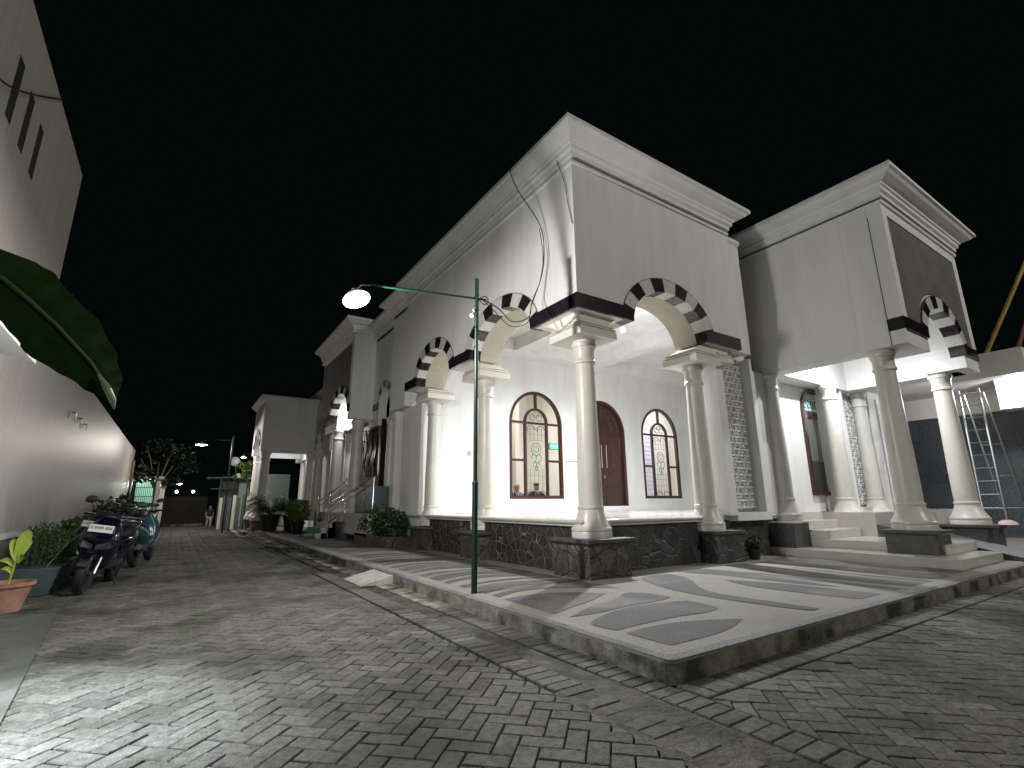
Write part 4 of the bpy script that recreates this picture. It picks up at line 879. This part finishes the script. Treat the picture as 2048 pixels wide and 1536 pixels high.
    m_=MB(); m_.loft([ell((0,.05,.50),X_,Z_,.13,.15,18,2.4),ell((0,.25,.54),X_,Z_,.185,.17,18,2.4),ell((0,.50,.60),X_,Z_,.19,.14,18,2.4),ell((0,.78,.68),X_,Z_,.14,.10,18,2.3),ell((0,1.0,.74),X_,Z_,.08,.05,18),ell((0,1.06,.755),X_,Z_,.03,.02,18)]); tb=m_.build('tail_body',paint,t_,smooth=True)
    m_=MB(); m_.loft([ell((0,1.01,.72),X_,Z_,.07,.03,10),ell((0,1.075,.735),X_,Z_,.05,.02,10)]); m_.build('tail_light',redlens,tb)
    m_=MB(); m_.loft([ell((0,-.02,.68),X_,Z_,.08,.04,16,2.6),ell((0,.12,.715),X_,Z_,.125,.055,16,2.8),ell((0,.45,.735),X_,Z_,.155,.055,16,2.8),ell((0,.56,.765),X_,Z_,.15,.06,16,2.8),ell((0,.85,.80),X_,Z_,.11,.04,16,2.6),ell((0,.93,.80),X_,Z_,.06,.02,16)]); m_.build('seat',seatm,t_,smooth=True)
    m_=MB(); m_.tube([(-.36,-.24,.965),(-.22,-.33,.985),(0,-.37,.96),(.22,-.33,.985),(.36,-.24,.965)],[.017,.017,.02,.017,.017],8); m_.loft([ell((0,-.36,.92),X_,Y_,.09,.07,14),ell((0,-.36,.985),X_,Y_,.12,.06,14),ell((0,-.34,1.01),X_,Y_,.07,.04,14)]); hb=m_.build('handlebar',blackp,t_,smooth=True)
    m_=MB()
    for s_ in (-1,1): m_.tube([(s_*.34,-.30,.985),(s_*.20,-.37,.985)],.006,5)
    m_.build('brake_lever',chrome,hb)
    for s_ in (-1,1):
        m_=MB(); m_.tube([(s_*.19,-.34,.99),(s_*.22,-.37,1.10),(s_*.27,-.36,1.15)],.007,6); m_.loft([ell((s_*.28,-.385,1.17),X_,Z_,.03,.02,14),ell((s_*.29,-.37,1.175),X_,Z_,.075,.042,14),ell((s_*.29,-.345,1.175),X_,Z_,.07,.038,14)]); m_.build('mirror',blackp,hb,smooth=True)
    m_=MB(); m_.loft([ell((.0,.25,.30),X_,Z_,.09,.09,12),ell((0,.6,.30),X_,Z_,.10,.07,12)]); m_.tube([(-.13,.30,.27),(-.15,.6,.30),(-.16,.95,.36)],[.03,.045,.05],10); m_.build('engine',mat('engine_grey',(.12,.12,.12),.4,metal=.5) if 'engine_grey' not in bpy.data.materials else bpy.data.materials['engine_grey'],t_,smooth=True)
    m_=MB(); m_.tube([(.08,.12,.26),(.20,.10,.02),(.235,.08,.012)],.011,6); m_.build('side_stand',chrome,t_,smooth=True)
    m_=MB(); m_.tube([(-.12,.55,.80),(-.10,.9,.86),(0,1.0,.87),(.10,.9,.86),(.12,.55,.80)],.012,6); m_.build('grab_rail',chrome,t_,smooth=True)
    return t_
navy=mat('navy_gloss_paint',(.004,.0045,.013),.12,coat=.6); teal=mat('teal_gloss_paint',(.02,.075,.095),.18,coat=.5); blk=mat('black_gloss_paint',(.008,.008,.01),.15,coat=.6)
GS='scooters parked in a row along the grey wall'
s1=scooter('dark navy scooter with a white number plate, leaning on its stand nearest the camera',navy,GS)
s1.location=(-.80,9.40,.0); s1.rotation_euler=(0,R_(9),R_(-9))
s2=dup(s1,(-.42,12.5,0),(0,R_(9),R_(172)),'teal blue scooter parked facing away behind the navy one',swap={navy:teal})
for i,(x,y,rz,lb) in enumerate(((-1.0,11.7,-20,'black scooter squeezed in behind the navy one'),(-.85,14.3,-8,'black scooter behind the teal one'),(-.9,16.0,-15,'fourth scooter, half hidden among the handlebars'),(-.9,18.0,-5,'fifth scooter from the camera, beside the wall'),(-.85,20.2,-12,'last scooter of the row, near the end of the grey wall'))):
    dup(s1,(x,y,0),(0,R_(8),R_(rz)),lb,swap={navy:blk})
# ================================================================= HANDRAILS, CABINETS
def rail(label,y):
    t_=thing('handrail',label,'handrail',(3.85,y,.125),'stainless handrails of the street entrance steps')
    MB().tube([(4.7,y,.80),(4.7,y,1.95)],.022,10).build('post',steel,t_,smooth=True); m_=MB(); m_.tube([(3.85,y,.125),(3.85,y,1.34)],.022,10)
    m_.lathe([(.03,1.32),(.034,1.35),(.02,1.385),(0,1.39)],3.85,y,10); m_.build('post',steel,t_,smooth=True)
    for z0,z1_ in ((1.18,1.86),(1.0,1.68),(.55,1.22)):
        m_=MB(); m_.tube([(3.85,y,z0),(4.7,y,z1_),(5.0,y,z1_)],.016,8); m_.build('bar',steel,t_,smooth=True)
rail('stainless steel handrail on the near side of the street entrance steps',15.75); rail('stainless steel handrail on the far side of the street entrance steps',17.2)
rt=thing('ramp_rail','long stainless rail rising past the big column towards the cabinets','handrail',(4.2,13.0,.8))
m_=MB(); m_.tube([(4.2,17.0,1.15),(4.3,13.2,1.80),(4.3,13.0,1.8)],.02,8); m_.tube([(4.2,17.0,1.02),(4.3,13.2,1.62)],.013,8); m_.tube([(4.3,13.1,.86),(4.3,13.1,1.8)],.018,8); m_.build('bar',steel,rt,smooth=True)
grc=mat('grey_steel_cabinet',(.11,.13,.145),.4,(.14,.16,.17),scale=4)
for i,(y0_,y1_) in enumerate(((13.05,13.78),(13.82,14.7))):
    t_=thing('cabinet',('nearer','farther')[i]+' of the two grey steel cabinets standing by the entrance door','cabinet',(4.55,y0_,.86))
    MB().box(4.3,4.72,y0_,y1_,.88,1.56).build('body',grc,t_,bevel=.01); MB().box(4.285,4.3,y0_+.05,y0_+.08,1.1,1.3).build('handle',steel,t_)
gt=thing('tiled_block','low green tiled block at the foot of the entrance handrail','block',(3.7,16.4,.12)); MB().box(3.3,3.8,15.9,17.0,.125,.20).build('base',mat('green_tile',(.03,.12,.10),.25),gt); MB().box(3.5,3.8,16.0,16.9,.20,.42).build('top',mat('green_tile_light',(.06,.13,.11),.3),gt)
# loose things in the lane
rt=MB(); rt.loft([[(2.24,8.0,.004),(2.695,8.0,.0),(2.695,8.0,.115),(2.24,8.0,.012)],[(2.24,7.15,.004),(2.695,7.15,.0),(2.695,7.15,.115),(2.24,7.15,.012)]])
tag(rt.build('tile_ramp',tilew),'small wedge ramp of pale tiles leading up the walkway kerb','ramp')
bt=mat('broken_tile_red',(.35,.17,.11),.6,(.5,.42,.36),scale=9)
proto=None
for k in range(22):
    m_=MB(); a=random.uniform(.08,.2); b_=random.uniform(.06,.14); m_.loft([[(-a,-b_,0),(a,-b_*.7,0),(a*.8,b_,0),(-a*.7,b_*.8,0)],[(-a,-b_,.03),(a,-b_*.7,.03),(a*.8,b_,.03),(-a*.7,b_*.8,.03)]])
    o=m_.build('tile_fragment',bt if k%3 else tilew); o.location=(random.uniform(1.75,2.6),random.uniform(20.2,24.5),.004+.03*(k%3)); o.rotation_euler=(random.uniform(-.15,.15),random.uniform(-.15,.15),random.uniform(0,3.1)); tag(o,'broken tile fragment in the heap at the walkway end','tile fragment','broken tiles heaped at the far end of the walkway')
for k in range(16):
    m_=MB(); m_.tube([(random.uniform(-.25,.25),-.2,.02),(random.uniform(-.05,.05),.0,.05),(random.uniform(-.25,.25),.25,.02)],[.012,.016,.008],6)
    o=m_.build('dry_branch',mat('dark_wood_bit',(.02,.018,.014),.8) if 'dark_wood_bit' not in bpy.data.materials else bpy.data.materials['dark_wood_bit'],smooth=True); o.location=(random.uniform(2.05,2.62),random.uniform(9.5,19),.004); o.rotation_euler=(0,0,random.uniform(0,3.1)); tag(o,'dark dry branch lying along the gutter of the walkway','branch','dry branches lying along the gutter')
# ================================================================= END OF THE LANE
def wallthing(name,label,cat,boxes,mats,nm='wall'):
    b=boxes[0]; t_=thing(name,label,cat,(b[0],b[2],0)); m_=MB()
    for q in boxes: m_.box(*q[:6],q[6] if len(q)>6 else 0)
    m_.build(nm,mats,t_); return t_
lh=wallthing('small_house','low house with a green lit grille at the left end of the lane','house',[(-3.4,-1.75,28.4,28.6,0,2.3,0),(-1.75,-.75,31.5,31.7,0,2.3,1),(-3.4,-.6,28.3,31.6,2.30,2.42,0),(-.85,-.7,28.5,31.6,0,2.3,0)],[leftw,mat('mint_green_wall',(.35,.62,.48),.7)])
g=MB()
for k in range(14): x=-1.7+k*.068; g.box(x,x+.022,28.55,28.575,.25,2.2)
for z in (.3,.7,1.1,1.5,1.9,2.2): g.box(-1.72,-.78,28.54,28.56,z,z+.03)
g.build('grille',mat('grille_dark_green',(.01,.04,.035),.4),lh)
lamp('grille_fill_light',(-1.2,30.2,2.1),60,(.85,1,.93),.05)  # added light without a fixture, brightens the mint wall behind the grille
gp_=thing('gate_post','pale masonry gate post at the left end of the lane','post',(-.62,29,0)); MB().box(-.68,-.5,29,29.2,0,1.9).build('shaft',cream,gp_); MB().box(-.72,-.46,28.95,29.25,1.9,1.98).build('cap',concr,gp_)
wallthing('end_wall','dark wall closing the end of the lane','wall',[(-.6,1.5,33.6,33.8,0,1.6,0),(-.5,1.4,33.4,33.6,0,.12,1)],[mat('dark_end_wall',(.012,.011,.010),.8),concr])
rh=wallthing('small_house','pale green house behind the satellite dish','house',[(2.55,5.2,30.5,33,0,2.75,0),(1.85,2.6,30.2,31,0,2.55,1),(1.2,3.2,29.6,31.0,2.45,2.5,1),(1.4,2.2,29.9,30,1.9,1.95,1)],[mat('pale_mint_wall',(.55,.66,.60),.7),mat('dark_grey_house',(.06,.065,.07),.7)])
fc=thing('fence','grey plank fence with stone posts along the right side of the lane end','fence',(1.8,29,0))
for k in range(9): MB().box(1.75+k*.16,1.88+k*.16,28.2-k*.35,28.28-k*.35,0,1.45+.1*(k%2)).build('board',grc if k%3 else cream,fc)
for k in range(3): MB().tube([(1.78+k*.45,28.3-k,0),(1.78+k*.45,28.3-k,2.5)],.03,6).build('post',greenp,fc,smooth=True)
sd=thing('satellite_dish','round pale satellite dish beside the third street lamp','satellite dish',(2.35,29.8,2.6))
m_=MB(); m_.lathe([(0,0),(.10,.02),(.18,.05),(.24,.10)],0,0,24); m_.v=[(2.33+x,29.8+z-.1,3.33+y) for x,y,z in m_.v]; m_.build('dish',mat('dish_grey',(.2,.2,.2),.5),sd,smooth=True)
m_=MB(); m_.tube([(2.33,29.8,3.33),(2.5,29.9,2.5)],.02,6); m_.build('mast',steel,sd)
# ================================================================= RIGHT SIDE: annex, ladder, bamboo
an=thing('annex','dark tiled annex wall with a white beam and canopy beyond the side porch','building',(18,4,0))
m_=MB(); m_.box(18,18.2,-1,9,.1,3.36); m_.build('tiled_wall',stone('dark_wall_tiles',(.05,.057,.06),(.075,.083,.085),(.035,.038,.04),1.6,.006,rand=0,b2=.15),an)
m_=MB(); m_.box(17.9,18.3,-1,9,3.361,4.2); m_.box(15,18,2.7,9,3.95,4.2); m_.box(14.6,15.0,2.4,3.9,3.7,4.25); m_.box(15,17.9,-1,2.7,4.0,4.3); m_.box(14.9,15.2,-1,2.6,3.75,4.05); m_.build('beam',cream,an)
m_=MB(); m_.box(16.4,17.0,2.75,3.3,3.2,3.94); m_.build('column_head',white,an)
cl=thing('ceiling_lamp','bright lamp under the canopy at the right edge','ceiling lamp',(15.9,3.0,3.75)); MB().lathe([(.08,3.8),(.1,3.76),(.06,3.7),(0,3.68)],15.9,2.95,14).build('bulb',bulbm,cl,smooth=True); lamp('canopy_light',(15.8,2.75,3.55),150,(.88,.9,1),.06)
lad=thing('ladder','tall aluminium ladder leaning at the right edge','ladder',(15,3.3,.6))
for y_,dy in ((3.36,.0),(3.72,0)):
    m_=MB(); m_.tube([(14.9,y_-.05,.6),(15.25,y_,3.6)],.022,6); m_.build('rail',alu,lad,smooth=True)
for k in range(10): z=.9+k*.29; m_=MB(); m_.tube([(14.9+.35*(z-.6)/3,3.33,z),(14.9+.35*(z-.6)/3,3.72,z)],.014,6); m_.build('rung',alu,lad,smooth=True)
lad2=thing('ladder_brace','rear support frame of the aluminium ladder','ladder',(15.3,3.2,.6))
for y_ in (3.2,3.55): m_=MB(); m_.tube([(15.6,y_-.1,.6),(15.27,y_+.1,3.5)],.018,6); m_.build('rail',alu,lad2,smooth=True)
for k in range(4): z=.9+k*.7; m_=MB(); m_.tube([(15.55-.1*k,3.12+.05*k,z),(15.55-.1*k,3.48+.05*k,z)],.012,6); m_.build('rung',alu,lad2,smooth=True)
bam=mat('bamboo',(.30,.20,.07),.6,(.42,.30,.12),scale=6)
for a,b_,lb in (((15.8,3.35,4.2),(16.2,1.9,7.2),'long bamboo pole slanting into the sky behind the side porch'),((15.8,2.72,4.3),(16.3,2.2,5.9),'shorter reddish pole at the right edge')):
    t_=thing('bamboo_pole',lb,'pole',a); m_=MB(); m_.tube([a,b_],.045,8); m_.build('cane',bam if 'long' in lb else mat('red_pole',(.2,.07,.05),.6),t_,smooth=True)
lamp('x',(0,0,-50),0)
bpy.data.objects.remove(bpy.data.objects['x'])
bg=thing('cloth_bundle','small pink and white bundle on the pale landing at the right edge','bundle',(13.4,3.0,.62)); m_=MB(); m_.loft([ell((13.3,2.95,.62),X_,Y_,.26,.13,14,3),ell((13.33,2.97,.67),X_,Y_,.22,.11,14,2.5),ell((13.42,3.0,.70),X_,Y_,.10,.06,14)]); m_.build('cloth',mat('pink_cloth',(.5,.25,.24),.8,(.7,.66,.62),scale=10),bg,smooth=True)
# ================================================================= PEOPLE
def skinmesh(name,verts,edges,rad,m_,parent,sub=2,root=0):
    o0=ORG[parent.name]; me=bpy.data.meshes.new(name); me.from_pydata([tuple(Vector(v)-o0) for v in verts],edges,[]); me.materials.append(m_)
    o=bpy.data.objects.new(name,me); COL.objects.link(o); o.parent=parent; ORG[o.name]=o0
    s_=o.modifiers.new('skin','SKIN'); lay=me.skin_vertices[0] if me.skin_vertices else None
    if lay is None: 
        me.attributes.new('sv','FLOAT','POINT')
    for i,r in enumerate(rad): me.skin_vertices[0].data[i].radius=(r,r)
    me.skin_vertices[0].data[root].use_root=True
    s_.use_smooth_shade=True
    ss=o.modifiers.new('sub','SUBSURF'); ss.levels=sub; ss.render_levels=sub
    return o
def person(label,base,h,joints,clothes,hair,rot=0,group=None):
    t_=thing('person',label,'person',base)
    return t_
def mkfig(t_,V,E,Rr,m_,name='body',root=0): 
    me=bpy.data.meshes.new(name); o0=ORG[t_.name]; me.from_pydata([tuple(Vector(v)-o0) for v in V],E,[]); me.materials.append(m_)
    o=bpy.data.objects.new(name,me); COL.objects.link(o); o.parent=t_; ORG[o.name]=o0
    o.modifiers.new('skin','SKIN')
    dat=me.skin_vertices[0].data
    for i,r in enumerate(Rr): dat[i].radius=(r,r)
    for d_ in dat: d_.use_root=False
    dat[root].use_root=True
    o.modifiers['skin'].use_smooth_shade=True
    ss=o.modifiers.new('sub','SUBSURF'); ss.levels=2; ss.render_levels=2
    return o
def walker(label,x,y,h,shirt,trou,hairm):
    t_=thing('person',label,'person',(x,y,0)); s=h
    q=lambda a,b,c:(x+a*s,y+b*s,c*s)
    V=[q(0,0,.50),q(0,0,.60),q(0,0,.72),q(0,0,.80),q(0,0,.845),q(0,0,.88),q(0,-.01,.93),q(0,0,.975),
       q(.055,0,.48),q(.065,-.05,.27),q(.06,-.03,.04),q(.065,-.09,.018), q(-.055,0,.48),q(-.065,.06,.27),q(-.06,.11,.05),q(-.065,.06,.018),
       q(.11,0,.79),q(.14,.03,.62),q(.13,-.03,.48),q(.13,-.05,.43), q(-.11,0,.79),q(-.14,-.03,.62),q(-.12,-.09,.50),q(-.11,-.12,.46)]
    E=[(0,1),(1,2),(2,3),(3,4),(4,5),(5,6),(6,7),(0,8),(8,9),(9,10),(10,11),(0,12),(12,13),(13,14),(14,15),(3,16),(16,17),(17,18),(18,19),(3,20),(20,21),(21,22),(22,23)]
    Rr=[.075,.07,.08,.05,.032,.05,.062,.035,.05,.036,.022,.02,.05,.036,.022,.02,.035,.026,.02,.018,.035,.026,.02,.018]
    mkfig(t_,V,E,[r*s for r in Rr],skin)
    V2=[q(0,0,.46),q(0,0,.60),q(0,0,.72),q(0,0,.80),q(.11,0,.79),q(.13,.02,.70),q(-.11,0,.79),q(-.13,-.02,.70)]
    mkfig(t_,V2,[(0,1),(1,2),(2,3),(3,4),(4,5),(3,6),(6,7)],[r*s for r in (.095,.09,.095,.06,.045,.04,.045,.04)],shirt,'shirt')
    V3=[q(0,0,.50),q(.055,0,.46),q(.066,-.05,.27),q(.062,-.035,.10),q(-.055,0,.46),q(-.066,.06,.27),q(-.062,.10,.11)]
    mkfig(t_,V3,[(0,1),(1,2),(2,3),(0,4),(4,5),(5,6)],[r*s for r in (.085,.07,.055,.05,.07,.055,.05)],trou,'trousers')
    mkfig(t_,[q(0,.005,.93),q(0,.01,.965),q(0,.02,.985)],[(0,1),(1,2)],[r*s for r in (.066,.062,.04)],hairm,'hair')
    f=MB()
    for sx in (-1,1): f.lathe([(0,.935*s-.008),(.008,.935*s),(0,.935*s+.008)],x+sx*.022*s,y-.066*s,8)
    f.build('eyes',blackp,t_)
    return t_
hairb=mat('black_hair',(.012,.01,.01),.5)
walker('child in a black printed T-shirt and pale trousers walking up the lane',1.45,29.0,1.12,mat('black_tshirt',(.02,.02,.022),.8),mat('pale_trousers',(.42,.33,.27),.8),hairb)
def sitter(label,x,y,z,s,shirt,headm,hairm,hname,face=0):
    t_=thing('person',label,'person',(x,y,z)); ca,sa=math.cos(face),math.sin(face)
    q=lambda a,b,c:(x+(a*ca-b*sa)*s,y+(a*sa+b*ca)*s,z+c*s)
    V=[q(0,0,.10),q(0,.0,.25),q(0,-.01,.42),q(0,0,.54),q(0,0,.60),q(0,-.01,.65),q(0,-.02,.72),q(0,0,.79),
       q(.13,-.04,.10),q(.30,-.28,.08),q(.05,-.38,.06),q(-.13,-.04,.10),q(-.30,-.28,.08),q(-.05,-.34,.07),
       q(.17,0,.50),q(.22,-.04,.30),q(.20,-.22,.18),q(.17,-.28,.16),q(-.17,0,.50),q(-.22,-.04,.30),q(-.20,-.22,.18),q(-.17,-.28,.16)]
    E=[(0,1),(1,2),(2,3),(3,4),(4,5),(5,6),(6,7),(0,8),(8,9),(9,10),(0,11),(11,12),(12,13),(3,14),(14,15),(15,16),(16,17),(3,18),(18,19),(19,20),(20,21)]
    mkfig(t_,V,E,[r*s for r in (.13,.12,.14,.08,.05,.07,.09,.05,.08,.06,.04,.08,.06,.04,.06,.045,.035,.03,.06,.045,.035,.03)],headm)
    V2=[q(0,0,.08),q(0,0,.25),q(0,-.01,.42),q(0,0,.53),q(.17,0,.50),q(.22,-.04,.32),q(.2,-.2,.2),q(-.17,0,.50),q(-.22,-.04,.32),q(-.2,-.2,.2)]
    mkfig(t_,V2,[(0,1),(1,2),(2,3),(3,4),(4,5),(5,6),(3,7),(7,8),(8,9)],[r*s for r in (.15,.145,.16,.095,.075,.06,.045,.075,.06,.045)],shirt,'shirt')
    mkfig(t_,[q(0,.01,.72),q(0,.015,.78),q(0,.02,.81)],[(0,1),(1,2)],[r*s for r in (.096,.088,.05)],hairm,hname)
stripe=bpy.data.materials.new('navy_striped_shirt'); stripe.use_nodes=True; n_=stripe.node_tree
tc=n_.nodes.new('ShaderNodeTexCoord'); wv=n_.nodes.new('ShaderNodeTexWave'); wv.inputs['Scale'].default_value=5; cr=n_.nodes.new('ShaderNodeValToRGB'); cr.color_ramp.elements[0].position=.86; cr.color_ramp.elements[0].color=(.02,.03,.08,1); cr.color_ramp.elements[1].position=.9; cr.color_ramp.elements[1].color=(.6,.6,.65,1)
n_.links.new(tc.outputs['Object'],wv.inputs[0]); n_.links.new(wv.outputs['Fac'],cr.inputs[0]); n_.links.new(cr.outputs[0],n_.nodes['Principled BSDF'].inputs['Base Color'])
sitter('person in a navy striped shirt and white cap sitting inside behind the left window',7.98,11.85,FZ-.12,1.12,stripe,skin,mat('white_cap',(.7,.7,.7),.8),'cap',math.pi)
sitter('dark-haired person in dark clothes sitting inside behind the middle of the left window',8.72,11.95,FZ-.1,1.12,mat('dark_shirt',(.03,.03,.04),.8),skin,hairb,'hair',math.pi*.8)
# things seen on the wall inside
ex=thing('exit_sign','green lit sign on the inner wall seen through the left window','sign',(9.6,13,3)); MB().box(9.92,10.32,12.9,12.95,2.78,2.98).build('frame',blackp,ex); MB().box(9.94,10.30,12.88,12.9,2.80,2.96).build('panel',glow('green_sign',(.15,.8,.45),1.2),ex)
MB().box(10.0,10.24,12.872,12.88,2.86,2.89).build('lettering',white,ex)
bn_=thing('wall_banner','white panel with rows of faint script on the inner wall, seen through the right window','wall panel',(14.4,12.55,1)); MB().box(14.0,14.6,12.57,12.599,.95,4.6).build('panel',mat('white_panel',(.75,.75,.85),.5),bn_)
m_=MB()
for k in range(22):
    z=1.05+k*.155; m_.tube([(14.06+i*.03,12.566,z+.03*math.sin(i*1.9+k)) for i in range(17)],.007,4)
m_.build('script',mat('faint_script',(.35,.35,.5),.6),bn_)
